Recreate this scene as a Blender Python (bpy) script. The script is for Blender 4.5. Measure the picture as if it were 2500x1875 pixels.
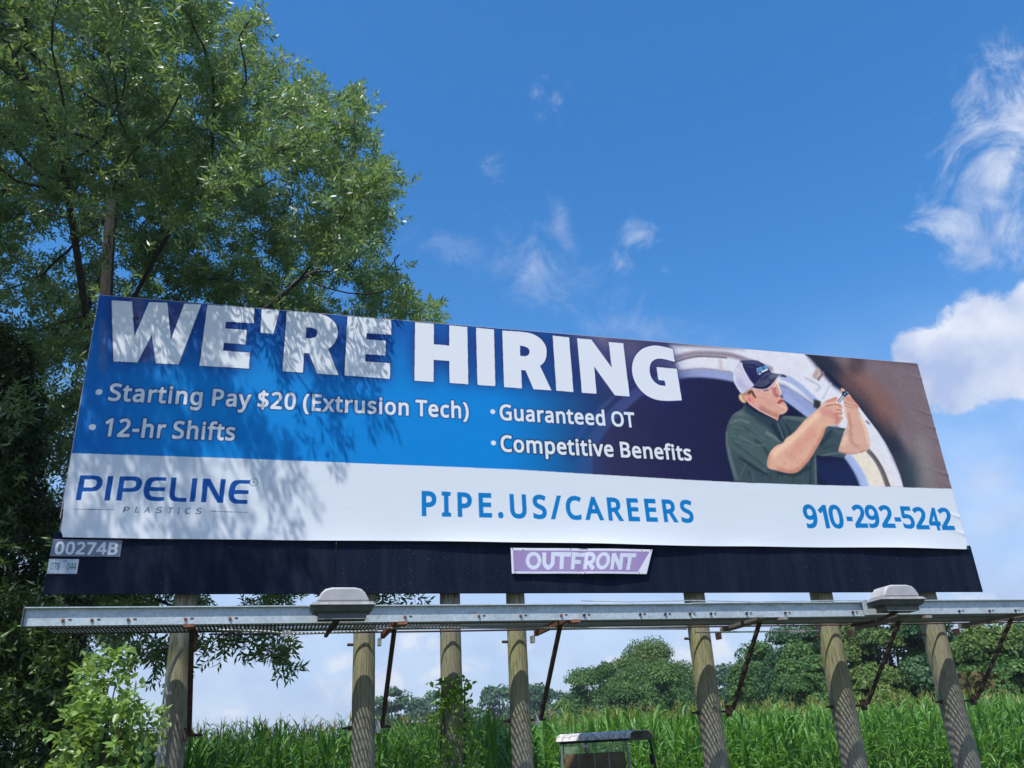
import bpy, bmesh, math, random
import numpy as np
from mathutils import Vector, Matrix

sc = bpy.context.scene
for o_ in list(bpy.data.objects): bpy.data.objects.remove(o_)
random.seed(7)
R = math.radians

# ---------------------------------------------------------------- camera
PITCH, ROLL, FPX = R(23.863), R(3.091), 2014.1 / 2500.0
cam_d = bpy.data.cameras.new('camera'); cam = bpy.data.objects.new('camera', cam_d)
sc.collection.objects.link(cam); sc.camera = cam
cam_d.sensor_width = 36; cam_d.lens = 36 * FPX; cam_d.clip_start = .05; cam_d.clip_end = 3000
fwd = Vector((0, math.cos(PITCH), math.sin(PITCH))); up0 = Vector((0, -math.sin(PITCH), math.cos(PITCH))); r0 = Vector((1, 0, 0))
rgt = math.cos(ROLL) * r0 - math.sin(ROLL) * up0; upv = math.sin(ROLL) * r0 + math.cos(ROLL) * up0
cam.matrix_world = Matrix(((rgt.x, upv.x, -fwd.x, 0), (rgt.y, upv.y, -fwd.y, 0), (rgt.z, upv.z, -fwd.z, 1.6), (0, 0, 0, 1)))

# ---------------------------------------------------------------- sun, sky, exposure
YAW = R(16.578)
BD = Vector((math.cos(YAW), math.sin(YAW), 0)); BN = Vector((math.sin(YAW), -math.cos(YAW), 0))   # along the board, out of its face
S_PROFILE, S_SIDE = 2.2, 0.72
sun_dir = (BN - S_SIDE * BD + Vector((0, 0, S_PROFILE))).normalized()
SUN_EL = math.asin(sun_dir.z); SUN_AZ = math.atan2(sun_dir.x, sun_dir.y)
sl = bpy.data.lights.new('sun', 'SUN'); sl.energy = 3.4; sl.angle = R(.53); sl.color = (1, .965, .91)
so = bpy.data.objects.new('sun', sl); sc.collection.objects.link(so)
so.rotation_euler = sun_dir.to_track_quat('Z', 'Y').to_euler(); so.location = (-20, -40, 60)

def dir_of(px, py):
    """direction of a cloud on the sky dome as surveyed"""
    v = fwd + (px - 1250) / 2014.1 * rgt - (py - 937.5) / 2014.1 * upv
    return v.normalized()

world = bpy.data.worlds.new('World'); sc.world = world; world.use_nodes = True
wt = world.node_tree; wt.nodes.clear(); wn = wt.nodes; wl = wt.links
def N_(t, **k):
    n = wn.new(t)
    for a, b in k.items(): setattr(n, a, b)
    return n
sky = N_('ShaderNodeTexSky', sky_type='NISHITA', sun_disc=False, sun_elevation=SUN_EL, sun_rotation=SUN_AZ, altitude=20, air_density=1.0, dust_density=.6, ozone_density=3.0)
bg = N_('ShaderNodeBackground'); bg.inputs[1].default_value = .14
bgc = N_('ShaderNodeBackground'); bgc.inputs[0].default_value = (.80, .86, 1.0, 1); bgc.inputs[1].default_value = .74
mixw = N_('ShaderNodeMixShader'); outw = N_('ShaderNodeOutputWorld')
hs = N_('ShaderNodeHueSaturation'); hs.inputs['Saturation'].default_value = 1.33; hs.inputs['Value'].default_value = 1.08
wl.new(sky.outputs[0], hs.inputs['Color']); wl.new(hs.outputs[0], bg.inputs[0])
tc = N_('ShaderNodeTexCoord'); VEC = tc.outputs['Generated']
def wmath(op, a, b=None, c=None, clamp=False):
    n = N_('ShaderNodeMath', operation=op, use_clamp=clamp)
    for i, v in enumerate((a, b, c)):
        if v is None: continue
        if isinstance(v, (int, float)): n.inputs[i].default_value = v
        else: wl.new(v, n.inputs[i])
    return n.outputs[0]
def wnoise(scale, detail, rough, dist=0.0, w=0.0, stretch=None):
    n = N_('ShaderNodeTexNoise', noise_dimensions='4D'); n.inputs['Scale'].default_value = scale; n.inputs['Detail'].default_value = detail
    n.inputs['Roughness'].default_value = rough; n.inputs['Distortion'].default_value = dist; n.inputs['W'].default_value = w
    if stretch:
        mp = N_('ShaderNodeMapping'); mp.inputs['Scale'].default_value = stretch; wl.new(VEC, mp.inputs[0]); wl.new(mp.outputs[0], n.inputs['Vector'])
    else: wl.new(VEC, n.inputs['Vector'])
    return n.outputs[0]
def blob(px, py, rx, ry, ang=0.0):
    """soft elliptic patch on the sky; radii in degrees"""
    c = dir_of(px, py); a = R(ang)
    e1 = c.cross(Vector((0, 0, 1))).normalized(); e2 = e1.cross(c).normalized()
    f1 = math.cos(a) * e1 + math.sin(a) * e2; f2 = -math.sin(a) * e1 + math.cos(a) * e2
    def dot(v):
        n = N_('ShaderNodeVectorMath', operation='DOT_PRODUCT'); wl.new(VEC, n.inputs[0]); n.inputs[1].default_value = v; return n.outputs['Value']
    x = wmath('DIVIDE', dot(f1), math.sin(R(rx))); y = wmath('DIVIDE', dot(f2), math.sin(R(ry)))
    d = wmath('SQRT', wmath('ADD', wmath('MULTIPLY', x, x), wmath('MULTIPLY', y, y)))
    front = wmath('GREATER_THAN', dot(c), 0.3)
    return wmath('MULTIPLY', wmath('SUBTRACT', 1.0, d), front)        # 1 in the middle, 0 at the rim, negative outside
def cloud(blobs, noise, gain, soft, amount):
    f = blobs[0]
    for b in blobs[1:]: f = wmath('MAXIMUM', f, b)
    v = wmath('ADD', f, wmath('MULTIPLY', wmath('SUBTRACT', noise, .5), gain))
    n = N_('ShaderNodeMapRange', interpolation_type='SMOOTHSTEP'); n.inputs[1].default_value = 0.0; n.inputs[2].default_value = soft; n.inputs[4].default_value = amount
    wl.new(v, n.inputs[0]); return n.outputs[0]
nz_big = wnoise(11, 12, .60, .25); nz_fine = wnoise(30, 10, .62, .4, 3.0); nz_wisp = wnoise(15, 12, .70, 1.6, 5.0); nz_low = wnoise(16, 6, .55, .2, 9.0, (1, 1, 2.6))
layers = [
    cloud([blob(2450, 840, 4.8, 3.4, 12), blob(2330, 915, 4.2, 2.2, 0), blob(2560, 790, 4.4, 3.2, 0), blob(2262, 872, 2.5, 1.9, 0)], nz_big, 2.2, .24, .98),
    cloud([blob(2440, 430, 4.2, 3.6, -40), blob(2520, 260, 4.5, 4.2, -50), blob(2350, 560, 3.8, 1.8, -35), blob(2480, 560, 4.5, 2.2, 0), blob(2380, 620, 2.5, 1.4, -20)], nz_wisp, 3.4, 1.5, .80),
    cloud([blob(2420, 1170, 2.6, 1.6, 10), blob(2450, 1260, 4, 1.2, 15), blob(2440, 1460, 5, 2.5, 5)], nz_big, 1.6, 1.1, .5),
    cloud([blob(1320, 215, 2.2, 1.9, -20), blob(1195, 410, 1.3, 1.2, -30), blob(1560, 570, 1.5, 1.1, -30), blob(1512, 645, .9, .8, 0), blob(1625, 660, .8, .5, 0)], nz_wisp, 6.5, 2.4, .46),
    cloud([blob(1330, 660, 7.5, 3.3, -25), blob(1120, 600, 3.5, 1.6, -10), blob(1560, 800, 7, 2.0, -15), blob(1370, 560, 1.2, 3.5, 10)], nz_wisp, 3.6, 2.4, .52),
    cloud([blob(1010, 1565, 1.9, 1.1, 0), blob(1080, 1640, 3.4, 1.0, 5), blob(820, 1620, 1.6, .8, 0), blob(1270, 1580, 1.9, .9, 10), blob(1500, 1620, 1.2, .55, 0), blob(1680, 1600, 2.4, 1.1, 0), blob(1760, 1590, 1.6, .9, 10), blob(700, 1580, 1.0, 1.4, -20),
           blob(900, 1680, 4, 1.2, 0), blob(1400, 1500, 4, .9, 0), blob(2200, 1500, 5, 1.5, 0), blob(1700, 1640, 2, .8, 0), blob(560, 1740, 1.2, .5, 0)], nz_fine, 4.2, 1.1, .85)]
# broken cloud and haze low over the horizon, all the way round, and loose clouds on the side the picture does not show
sepz = N_('ShaderNodeSeparateXYZ'); wl.new(VEC, sepz.inputs[0])
lowm = N_('ShaderNodeMapRange', interpolation_type='SMOOTHSTEP'); wl.new(sepz.outputs['Z'], lowm.inputs[0]); lowm.inputs[1].default_value = .48; lowm.inputs[2].default_value = .05; lowm.inputs[3].default_value = 0; lowm.inputs[4].default_value = .93
layers.append(wmath('MULTIPLY', lowm.outputs[0], wmath('ADD', .72, wmath('MULTIPLY', nz_low, .35))))
tot = layers[0]
for l_ in layers[1:]: tot = wmath('SUBTRACT', wmath('ADD', tot, l_), wmath('MULTIPLY', tot, l_))
# cloud body: slightly grey-violet underside
shn = wnoise(13, 6, .5, .2, 12.0)
ramp = N_('ShaderNodeMix', data_type='RGBA'); ramp.inputs[6].default_value = (.42, .52, .78, 1); ramp.inputs[7].default_value = (.92, .95, 1.0, 1)
mr = N_('ShaderNodeMapRange'); mr.inputs[1].default_value = .36; mr.inputs[2].default_value = .66; wl.new(shn, mr.inputs[0]); wl.new(wmath('ADD', wmath('MULTIPLY', mr.outputs[0], wmath('SUBTRACT', 1.0, wmath('MULTIPLY', lowm.outputs[0], .8))), wmath('MULTIPLY', layers[5], .55), clamp=True), ramp.inputs[0]); wl.new(ramp.outputs[2], bgc.inputs[0])
wl.new(wmath('MULTIPLY', tot, 1.0, clamp=True), mixw.inputs[0]); wl.new(bg.outputs[0], mixw.inputs[1]); wl.new(bgc.outputs[0], mixw.inputs[2]); wl.new(mixw.outputs[0], outw.inputs[0])

sc.view_settings.view_transform = 'Standard'; sc.view_settings.look = 'None'; sc.view_settings.gamma = 1
sc.view_settings.exposure = .52
sc.render.engine = 'CYCLES'
sc.cycles.max_bounces = 6; sc.cycles.transparent_max_bounces = 8

# ---------------------------------------------------------------- helpers
def link(o, parent=None):
    sc.collection.objects.link(o)
    if parent is not None: o.parent = parent
    return o
def tag(o, label=None, cat=None, group=None, kind=None):
    if label: o['label'] = label
    if cat: o['category'] = cat
    if group: o['group'] = group
    if kind: o['kind'] = kind
    return o
def empty(name, loc=(0, 0, 0), rz=0.0, parent=None):
    o = bpy.data.objects.new(name, None); o.location = loc; o.rotation_euler = (0, 0, rz); o.empty_display_size = .3
    return link(o, parent)
def np_mesh(name, V, F, mat, parent=None, smooth=False, col=None, loc=None, mats=None, mi=None):
    """mesh object from vertex array and an (n,4) or (n,3) face array"""
    V = np.asarray(V, np.float32); F = np.asarray(F, np.int32); k = F.shape[1]
    me = bpy.data.meshes.new(name)
    me.vertices.add(len(V)); me.vertices.foreach_set('co', V.ravel())
    me.loops.add(F.size); me.loops.foreach_set('vertex_index', F.ravel())
    me.polygons.add(len(F)); me.polygons.foreach_set('loop_start', np.arange(0, F.size, k, dtype=np.int32)); me.polygons.foreach_set('loop_total', np.full(len(F), k, np.int32))
    if smooth: me.polygons.foreach_set('use_smooth', np.ones(len(F), bool))
    for m in (mats or [mat]): me.materials.append(m)
    if mi is not None: me.polygons.foreach_set('material_index', np.asarray(mi, np.int32))
    if col is not None:
        a = me.color_attributes.new('tint', 'FLOAT_COLOR', 'POINT'); c = np.ones((len(V), 4), np.float32)
        col = np.asarray(col, np.float32)
        if col.ndim == 1: c[:, :3] = col[:, None]
        else: c[:, :3] = col
        a.data.foreach_set('color', c.ravel())
    me.update(calc_edges=True)
    o = bpy.data.objects.new(name, me)
    if loc is not None: o.location = loc
    return link(o, parent)
class MB:
    SPLIT = ('post_plate', 'through_bolt', 'bolt_slot', 'pane_rib', 'junction_box', 'stringer', 'deck_channel', 'roof_frame', 'sheet_hem', 'cab_post')
    """collects boxes, tubes, prisms and quads into one mesh"""
    def __init__(s): s.v = []; s.f = []; s.m = []; s.parts = []
    def add(s, v, f, m=0):
        b = len(s.v); s.v += [tuple(p) for p in v]; s.f += [tuple(i + b for i in q) for q in f]; s.m += [m] * len(f); s.parts.append((b, len(s.v), len(s.f) - len(f), len(s.f)))
    def box(s, a, b, m=0):
        x0, y0, z0 = a; x1, y1, z1 = b
        s.add([(x0, y0, z0), (x1, y0, z0), (x1, y1, z0), (x0, y1, z0), (x0, y0, z1), (x1, y0, z1), (x1, y1, z1), (x0, y1, z1)],
              [(0, 3, 2, 1), (4, 5, 6, 7), (0, 1, 5, 4), (1, 2, 6, 5), (2, 3, 7, 6), (3, 0, 4, 7)], m)
    def bar(s, a, b, w, h, m=0, up=(0, 0, 1)):
        a = Vector(a); b = Vector(b); d = (b - a).normalized(); x = d.cross(Vector(up))
        if x.length < 1e-4: x = d.cross(Vector((0, 1, 0)))
        x.normalize(); y = x.cross(d).normalized(); x *= w / 2; y *= h / 2
        s.add([a - x - y, a + x - y, a + x + y, a - x + y, b - x - y, b + x - y, b + x + y, b - x + y],
              [(0, 1, 2, 3), (7, 6, 5, 4), (0, 4, 5, 1), (1, 5, 6, 2), (2, 6, 7, 3), (3, 7, 4, 0)], m)
    def tube(s, pts, r, n=10, m=0, cap=True):
        pts = [Vector(p) for p in pts]; rs = [float(x) for x in r] if isinstance(r, (list, tuple)) else [float(r)] * len(pts)
        rings = []; prev = None
        for i, p in enumerate(pts):
            d = (pts[min(i + 1, len(pts) - 1)] - pts[max(i - 1, 0)]).normalized()
            x = prev - d * prev.dot(d) if prev else d.cross(Vector((0, 0, 1)))
            if x.length < 1e-3: x = d.cross(Vector((0, 1, 0)))
            x.normalize(); prev = x; y = d.cross(x)
            rings.append([p + rs[i] * (math.cos(2 * math.pi * k / n) * x + math.sin(2 * math.pi * k / n) * y) for k in range(n)])
        v = [q for g in rings for q in g]; f = []
        for i in range(len(pts) - 1):
            for k in range(n): f.append((i * n + k, i * n + (k + 1) % n, (i + 1) * n + (k + 1) % n, (i + 1) * n + k))
        if cap: f.append(tuple(range(n - 1, -1, -1))); f.append(tuple((len(pts) - 1) * n + k for k in range(n)))
        s.add(v, f, m)
    def prism(s, poly, a, b, axis='y', m=0):
        """poly in the plane normal to axis, extruded from a to b"""
        def P(p, t): return {'y': (p[0], t, p[1]), 'x': (t, p[0], p[1]), 'z': (p[0], p[1], t)}[axis]
        n = len(poly); v = [P(p, a) for p in poly] + [P(p, b) for p in poly]
        s.add(v, [tuple(range(n)), tuple(range(2 * n - 1, n - 1, -1))] + [((i + 1) % n, i, n + i, n + (i + 1) % n) for i in range(n)], m)
    def build(s, name, mat, parent=None, smooth=False, bevel=0.0, loc=None):
        if name in s.SPLIT and len(s.parts) > 1:               # each separate piece becomes a part of its own
            for (v0, v1, f0, f1) in s.parts:
                q = MB(); q.v = s.v[v0:v1]; q.f = [tuple(i - v0 for i in f) for f in s.f[f0:f1]]; q.m = s.m[f0:f1]; q.parts = [0]; o = q.build(name, mat, parent, smooth, bevel, loc)
            return o
        me = bpy.data.meshes.new(name); me.from_pydata(s.v, [], s.f)
        for m in (mat if isinstance(mat, list) else [mat]): me.materials.append(m)
        me.polygons.foreach_set('material_index', s.m)
        bm = bmesh.new(); bm.from_mesh(me); bmesh.ops.recalc_face_normals(bm, faces=bm.faces)
        if smooth:
            for f in bm.faces: f.smooth = True
            for e in bm.edges:
                if len(e.link_faces) == 2 and e.calc_face_angle(0) > .7: e.smooth = False
        bm.to_mesh(me); bm.free(); me.update()
        o = bpy.data.objects.new(name, me)
        if loc is not None: o.location = loc
        if bevel > 0:
            md = o.modifiers.new('bevel', 'BEVEL'); md.width = bevel; md.segments = 2; md.limit_method = 'ANGLE'
        return link(o, parent)

# ---------------------------------------------------------------- materials
class Mat:
    def __init__(s, name):
        s.m = bpy.data.materials.new(name); s.m.use_nodes = True; s.t = s.m.node_tree; s.n = s.t.nodes; s.l = s.t.links
        s.b = s.n['Principled BSDF']; s.out = s.n['Material Output']; s.tc = s.n.new('ShaderNodeTexCoord')
    def noise(s, scale, detail=5, rough=.55, stretch=(1, 1, 1), dist=0.0, w=None, coord='Object'):
        mp = s.n.new('ShaderNodeMapping'); mp.inputs['Scale'].default_value = stretch; s.l.new(s.tc.outputs[coord], mp.inputs[0])
        if w is not None: mp.inputs['Location'].default_value = (w, w * .7, w * 1.3)
        n = s.n.new('ShaderNodeTexNoise'); n.inputs['Scale'].default_value = scale; n.inputs['Detail'].default_value = detail; n.inputs['Roughness'].default_value = rough; n.inputs['Distortion'].default_value = dist
        s.l.new(mp.outputs[0], n.inputs['Vector']); return n.outputs[0]
    def ramp(s, fac, stops):
        r = s.n.new('ShaderNodeValToRGB'); e = r.color_ramp.elements
        while len(e) < len(stops): e.new(.5)
        for i, (p, c) in enumerate(stops): e[i].position = p; e[i].color = (c, c, c, 1) if isinstance(c, (int, float)) else (*c, 1)
        s.l.new(fac, r.inputs[0]); return r.outputs[0]
    def mix(s, fac, a, b, mode='MIX'):
        n = s.n.new('ShaderNodeMix'); n.data_type = 'RGBA'; n.blend_type = mode
        for i, v in ((0, fac), (6, a), (7, b)):
            if isinstance(v, (int, float)): n.inputs[i].default_value = v
            elif isinstance(v, tuple): n.inputs[i].default_value = (*v, 1)
            else: s.l.new(v, n.inputs[i])
        return n.outputs[2]
    def bump(s, h, strength=.3, dist=.01):
        b = s.n.new('ShaderNodeBump'); b.inputs['Strength'].default_value = strength; b.inputs['Distance'].default_value = dist
        s.l.new(h, b.inputs['Height']); s.l.new(b.outputs[0], s.b.inputs['Normal'])
    def set(s, **k):
        for a, v in k.items():
            i = s.b.inputs[a.replace('_', ' ')]
            if isinstance(v, tuple): i.default_value = (*v, 1)
            elif isinstance(v, (int, float)): i.default_value = v
            else: s.l.new(v, i)
        return s
def leaf_mat(name, dark, light, translucent=.3, rough=.42, spec=.5):
    """leaves: a colour of their own each (attribute 'tint'), some light passing through"""
    M = Mat(name); at = M.n.new('ShaderNodeAttribute'); at.attribute_name = 'tint'
    col = M.mix(at.outputs['Fac'], dark, light)
    M.set(Base_Color=col, Roughness=rough); M.b.inputs['Specular IOR Level'].default_value = spec
    tr = M.n.new('ShaderNodeBsdfTranslucent'); c2 = M.mix(.5, col, (light[0] * 1.5, light[1] * 1.5, light[2] * .5)); M.l.new(c2, tr.inputs[0])
    mx = M.n.new('ShaderNodeMixShader'); mx.inputs[0].default_value = translucent
    M.l.new(M.b.outputs[0], mx.inputs[1]); M.l.new(tr.outputs[0], mx.inputs[2]); M.l.new(mx.outputs[0], M.out.inputs[0]); return M.m
def attr_mat(name, rough=.5, bump=None):
    M = Mat(name); at = M.n.new('ShaderNodeAttribute'); at.attribute_name = 'tint'
    M.set(Base_Color=at.outputs['Color'], Roughness=rough)
    if bump: M.bump(M.noise(bump[0], 4), bump[1], bump[2])
    return M.m
# ---- letter outlines (cap height 1000): advance, closed outlines
GLYPHS = {
'$': (801, ['354,69 303,71 254,75 204,82 159,91 120,102 87,115 87,234 122,220 162,207 209,195 258,185 306,179 354,176 354,459 296,477 246,496 203,518 167,541 138,568 116,598 100,632 90,670 87,711 90,755 101,794 120,829 145,860 176,885 213,907 255,923 303,934 354,940 354,1063 444,1063 444,941 492,939 537,933 579,925 619,915 656,903 690,889 653,786 554,817 518,825 481,831 444,835 444,553 502,535 554,516 598,496 636,475 667,450 691,422 709,390 719,352 723,308 715,247 690,194 650,149 595,114 526,89 444,74 444,-81 354,-81', '444,183 494,191 534,204 564,222 585,244 598,270 602,300 601,322 596,341 588,358 577,373 561,386 540,398 514,409 482,420 444,430', '354,832 323,829 295,823 272,814 252,804 236,791 223,776 214,759 209,741 207,721 209,698 213,677 221,659 232,643 247,628 266,616 290,604 320,594 354,584']),
'(': (420, ['56,384 58,460 66,534 78,608 95,680 118,749 146,817 179,881 218,942 262,1000 378,1000 318,909 269,813 230,710 203,604 186,495 181,385 183,313 191,242 203,171 220,101 242,32 269,-34 300,-99 336,-161 377,-221 262,-221 218,-165 179,-105 146,-41 118,25 95,93 78,164 66,236 58,310']),
')': (420, ['364,384 362,310 354,236 342,164 325,93 303,25 275,-41 242,-105 203,-165 158,-221 43,-221 84,-161 120,-99 151,-34 178,32 200,101 217,171 230,242 237,313 239,385 237,459 230,531 217,604 200,675 178,744 151,812 120,878 83,941 42,1000 158,1000 203,942 242,881 275,817 303,749 325,680 342,608 354,534 362,460']),
'-': (451, ['56,321 56,430 395,430 395,321']),
'.': (375, ['101,76 104,107 112,131 126,148 144,160 164,167 186,169 209,167 230,160 249,148 263,131 272,107 275,76 272,45 263,21 249,3 230,-10 209,-17 186,-20 164,-17 144,-10 126,3 112,21 104,45']),
'/': (521, ['507,1000 134,0 14,0 387,1000']),
'0': (801, ['732,501 730,423 724,351 714,284 700,224 680,170 656,123 627,82 592,48 553,21 507,2 456,-10 399,-14 329,-7 267,13 214,48 169,95 132,154 104,225 85,307 73,399 69,501 72,604 83,697 102,779 128,849 163,908 207,954 261,988 325,1009 399,1015 470,1009 532,988 585,954 631,908 668,849 696,779 716,697 728,604', '192,501 194,415 201,339 212,273 229,217 250,172 278,137 312,111 352,96 399,91 446,96 487,111 520,136 548,171 570,216 587,272 599,339 606,415 608,501 606,588 599,664 587,729 570,784 548,830 520,865 487,890 446,905 399,910 352,905 312,890 278,865 250,830 229,784 212,729 201,664 194,588']),
'1': (801, ['497,0 377,0 377,699 377,768 380,820 382,871 342,833 296,794 189,707 125,790 395,1000 497,1000']),
'2': (801, ['728,0 67,0 67,102 329,367 377,415 419,460 457,501 488,540 514,579 535,617 550,656 559,697 562,741 556,792 540,833 513,866 477,890 434,904 385,909 339,906 296,898 257,884 220,865 182,841 144,814 78,896 105,918 134,938 165,957 197,973 231,987 267,999 305,1007 344,1012 385,1014 445,1010 498,1000 546,982 588,957 622,927 651,890 671,848 684,800 688,748 684,697 673,648 655,601 631,555 601,510 566,466 525,420 481,373 431,324 223,118 223,112 728,112']),
'4': (801, ['773,227 627,227 627,0 508,0 508,227 29,227 29,332 500,1006 627,1006 627,338 773,338', '508,653 509,719 511,776 513,827 515,874 510,874 482,817 450,765 150,338 508,338']),
'5': (801, ['385,613 450,610 510,598 563,578 610,552 649,518 680,478 703,432 717,379 721,319 716,253 701,194 676,141 642,95 600,56 548,26 489,4 422,-10 347,-14 297,-12 249,-8 202,0 160,11 121,24 88,41 88,157 124,138 165,122 211,109 258,99 304,93 349,91 396,94 439,101 478,114 512,132 541,156 564,186 582,221 592,261 595,307 589,367 568,417 535,457 487,486 424,504 345,510 255,503 174,489 112,528 150,1000 651,1000 651,888 255,888 231,598 296,608']),
'7': (801, ['190,0 601,888 62,888 62,1000 732,1000 732,905 326,0']),
'8': (801, ['399,1014 456,1011 507,1002 555,987 596,966 631,939 660,906 682,868 695,824 699,775 696,736 687,701 673,669 654,641 631,614 604,590 574,568 542,548 508,529 548,509 586,487 620,463 652,437 679,408 701,377 718,342 728,303 731,259 727,206 713,157 690,114 660,77 622,45 576,20 524,1 467,-10 403,-14 335,-10 274,0 221,18 175,43 137,73 107,110 86,153 73,201 69,255 72,299 81,338 97,374 119,406 144,435 174,461 206,484 240,504 276,522 244,542 215,563 187,586 162,611 141,638 124,668 111,701 103,737 101,776 105,825 118,868 140,905 169,938 205,965 246,986 293,1002 344,1011', '189,254 195,208 212,167 241,132 282,106 335,89 401,84 463,89 515,106 557,132 587,168 605,210 611,258 608,289 599,318 585,344 565,368 541,390 512,410 479,429 442,447 401,464 378,472 339,454 305,435 275,415 249,393 228,370 211,345 199,317 191,287', '398,915 349,910 307,898 271,877 243,849 227,813 221,770 224,738 232,709 246,683 264,661 286,641 312,624 405,577 492,623 516,641 537,662 554,684 567,710 574,738 577,770 572,813 555,849 528,877 492,898 448,910']),
'9': (801, ['728,573 727,516 723,459 716,403 707,347 693,294 675,243 653,195 626,151 594,110 556,74 512,44 462,19 405,1 341,-10 269,-14 204,-11 143,0 143,105 202,92 266,87 328,90 382,101 428,119 467,143 501,172 529,207 552,245 570,288 584,335 594,385 600,437 604,490 595,490 580,469 562,450 542,431 519,415 493,401 464,389 432,381 396,376 357,374 302,378 252,390 207,410 166,437 133,471 106,513 86,561 74,615 70,676 74,743 88,803 110,857 140,904 177,942 221,973 272,996 328,1009 389,1014 436,1011 480,1002 522,987 562,965 598,938 630,905 659,865 683,819 702,768 717,709 725,644', '389,910 335,904 288,885 247,853 216,808 198,750 192,678 197,618 213,567 239,526 276,495 324,477 384,471 427,474 465,483 500,498 530,518 556,541 576,567 592,596 601,624 604,654 602,684 598,714 590,744 580,774 567,802 550,828 531,851 509,871 483,888 455,900 423,908']),
'A': (895, ['763,0 643,310 246,310 127,0 0,0 391,1004 504,1004 894,0', '493,724 479,765 460,826 445,874 431,817 415,765 402,724 289,422 605,422']),
'B': (910, ['422,1000 536,994 631,975 705,945 758,899 790,835 801,752 799,714 791,680 779,648 763,619 741,594 715,572 684,554 650,540 611,531 611,524 651,515 689,503 725,487 756,467 783,442 805,412 822,376 831,333 835,284 830,227 816,175 793,130 761,90 721,58 673,33 618,15 556,4 487,0 136,0 136,1000', '447,574 524,579 582,593 623,616 650,648 666,688 671,738 664,788 645,827 613,856 566,876 504,888 427,892 262,892 262,574', '262,469 262,106 464,106 543,112 605,129 648,158 677,196 695,242 700,294 698,328 690,359 677,387 658,411 633,431 600,447 560,460 511,467 454,469']),
'C': (885, ['564,903 513,900 465,891 420,876 379,855 343,828 311,796 283,759 261,716 242,669 229,617 221,560 218,500 223,421 236,350 257,286 287,230 325,183 372,146 427,118 491,102 563,97 606,98 648,102 688,108 803,136 803,27 765,14 726,4 687,-4 645,-10 597,-13 545,-14 449,-7 364,14 290,49 227,97 176,157 137,228 108,310 91,401 85,501 89,575 99,644 117,709 141,768 172,823 209,871 253,913 303,949 360,977 423,998 491,1010 566,1014 617,1012 666,1007 714,999 760,987 803,972 842,955 791,849 688,887 649,896 608,901']),
'D': (1022, ['937,510 930,404 909,310 875,228 827,159 768,102 696,57 613,26 519,6 415,0 136,0 136,1000 444,1000 540,994 628,975 706,944 774,901 831,846 877,779 910,701 930,611', '804,506 799,589 784,662 760,724 726,776 683,818 631,851 570,874 502,888 426,892 262,892 262,108 398,108 522,119 623,152 702,208 759,286 793,385']),
'E': (779, ['695,0 136,0 136,1000 695,1000 695,889 262,889 262,577 669,577 669,468 262,468 262,111 695,111']),
'F': (727, ['262,0 136,0 136,1000 695,1000 695,889 262,889 262,535 668,535 668,424 262,424']),
'G': (1020, ['570,528 916,528 916,38 862,22 807,9 752,-1 695,-8 632,-13 564,-14 466,-7 379,14 303,48 237,96 183,155 141,226 110,308 92,399 85,500 92,600 113,690 147,772 194,843 253,902 324,950 407,986 500,1007 604,1014 659,1012 712,1007 763,999 811,987 858,972 902,955 854,846 817,861 777,875 735,887 690,896 644,901 597,903 521,898 453,882 392,854 340,817 296,771 262,715 237,651 222,579 217,500 221,424 234,353 256,289 286,233 327,185 377,146 438,118 510,101 594,95 636,96 673,98 706,102 790,119 790,416 570,416']),
'H': (1038, ['901,0 775,0 775,466 262,466 262,0 136,0 136,1000 262,1000 262,577 775,577 775,1000 901,1000']),
'I': (475, ['417,0 56,0 56,73 174,99 174,899 56,927 56,1000 417,1000 417,927 300,899 300,99 417,73']),
'L': (734, ['136,0 136,1000 262,1000 262,112 699,112 699,0']),
'M': (1270, ['577,0 248,877 242,877 247,805 251,711 252,606 252,0 136,0 136,1000 322,1000 630,181 636,181 950,1000 1134,1000 1134,0 1010,0 1010,615 1011,712 1015,803 1020,875 1014,875 681,0']),
'N': (1064, ['929,0 782,0 246,831 241,831 246,754 250,660 252,559 252,0 136,0 136,1000 282,1000 815,172 821,172 817,239 813,338 811,436 811,1000 929,1000']),
'O': (1094, ['1008,501 1005,426 995,356 979,291 956,230 927,176 891,127 850,85 802,50 747,22 687,2 620,-10 548,-14 473,-10 404,2 343,23 289,51 240,86 199,128 164,176 135,231 113,291 98,357 89,428 85,503 91,601 108,691 136,772 175,843 226,902 289,951 364,987 450,1008 549,1015 644,1008 728,987 801,952 864,903 915,844 956,772 985,691 1003,601', '218,501 222,421 234,349 254,284 281,228 317,182 362,144 415,117 477,101 548,95 619,101 681,117 733,144 777,182 813,228 840,284 860,349 871,421 875,501 867,618 840,717 797,798 735,857 652,893 549,905 478,899 415,883 362,856 317,820 281,773 254,718 234,654 222,581']),
'P': (847, ['401,1000 519,991 615,966 686,923 736,865 766,792 776,706 774,665 767,626 756,588 739,551 717,517 689,486 655,458 614,435 566,415 511,401 448,392 377,389 262,389 262,0 136,0 136,1000', '389,892 262,892 262,497 363,497 423,499 475,506 521,518 559,534 591,555 615,583 632,616 642,655 646,700 639,759 618,807 584,845 535,871 470,887']),
'R': (871, ['412,1000 490,996 558,986 617,968 666,944 706,912 737,874 758,828 772,776 776,716 773,665 763,621 746,583 725,550 700,521 672,498 641,478 609,462 576,448 850,0 703,0 461,413 262,413 262,0 136,0 136,1000', '405,891 262,891 262,520 412,520 486,525 545,541 590,568 621,605 639,653 646,710 643,751 634,786 620,815 599,839 573,858 541,873 502,883 457,889']),
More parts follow.
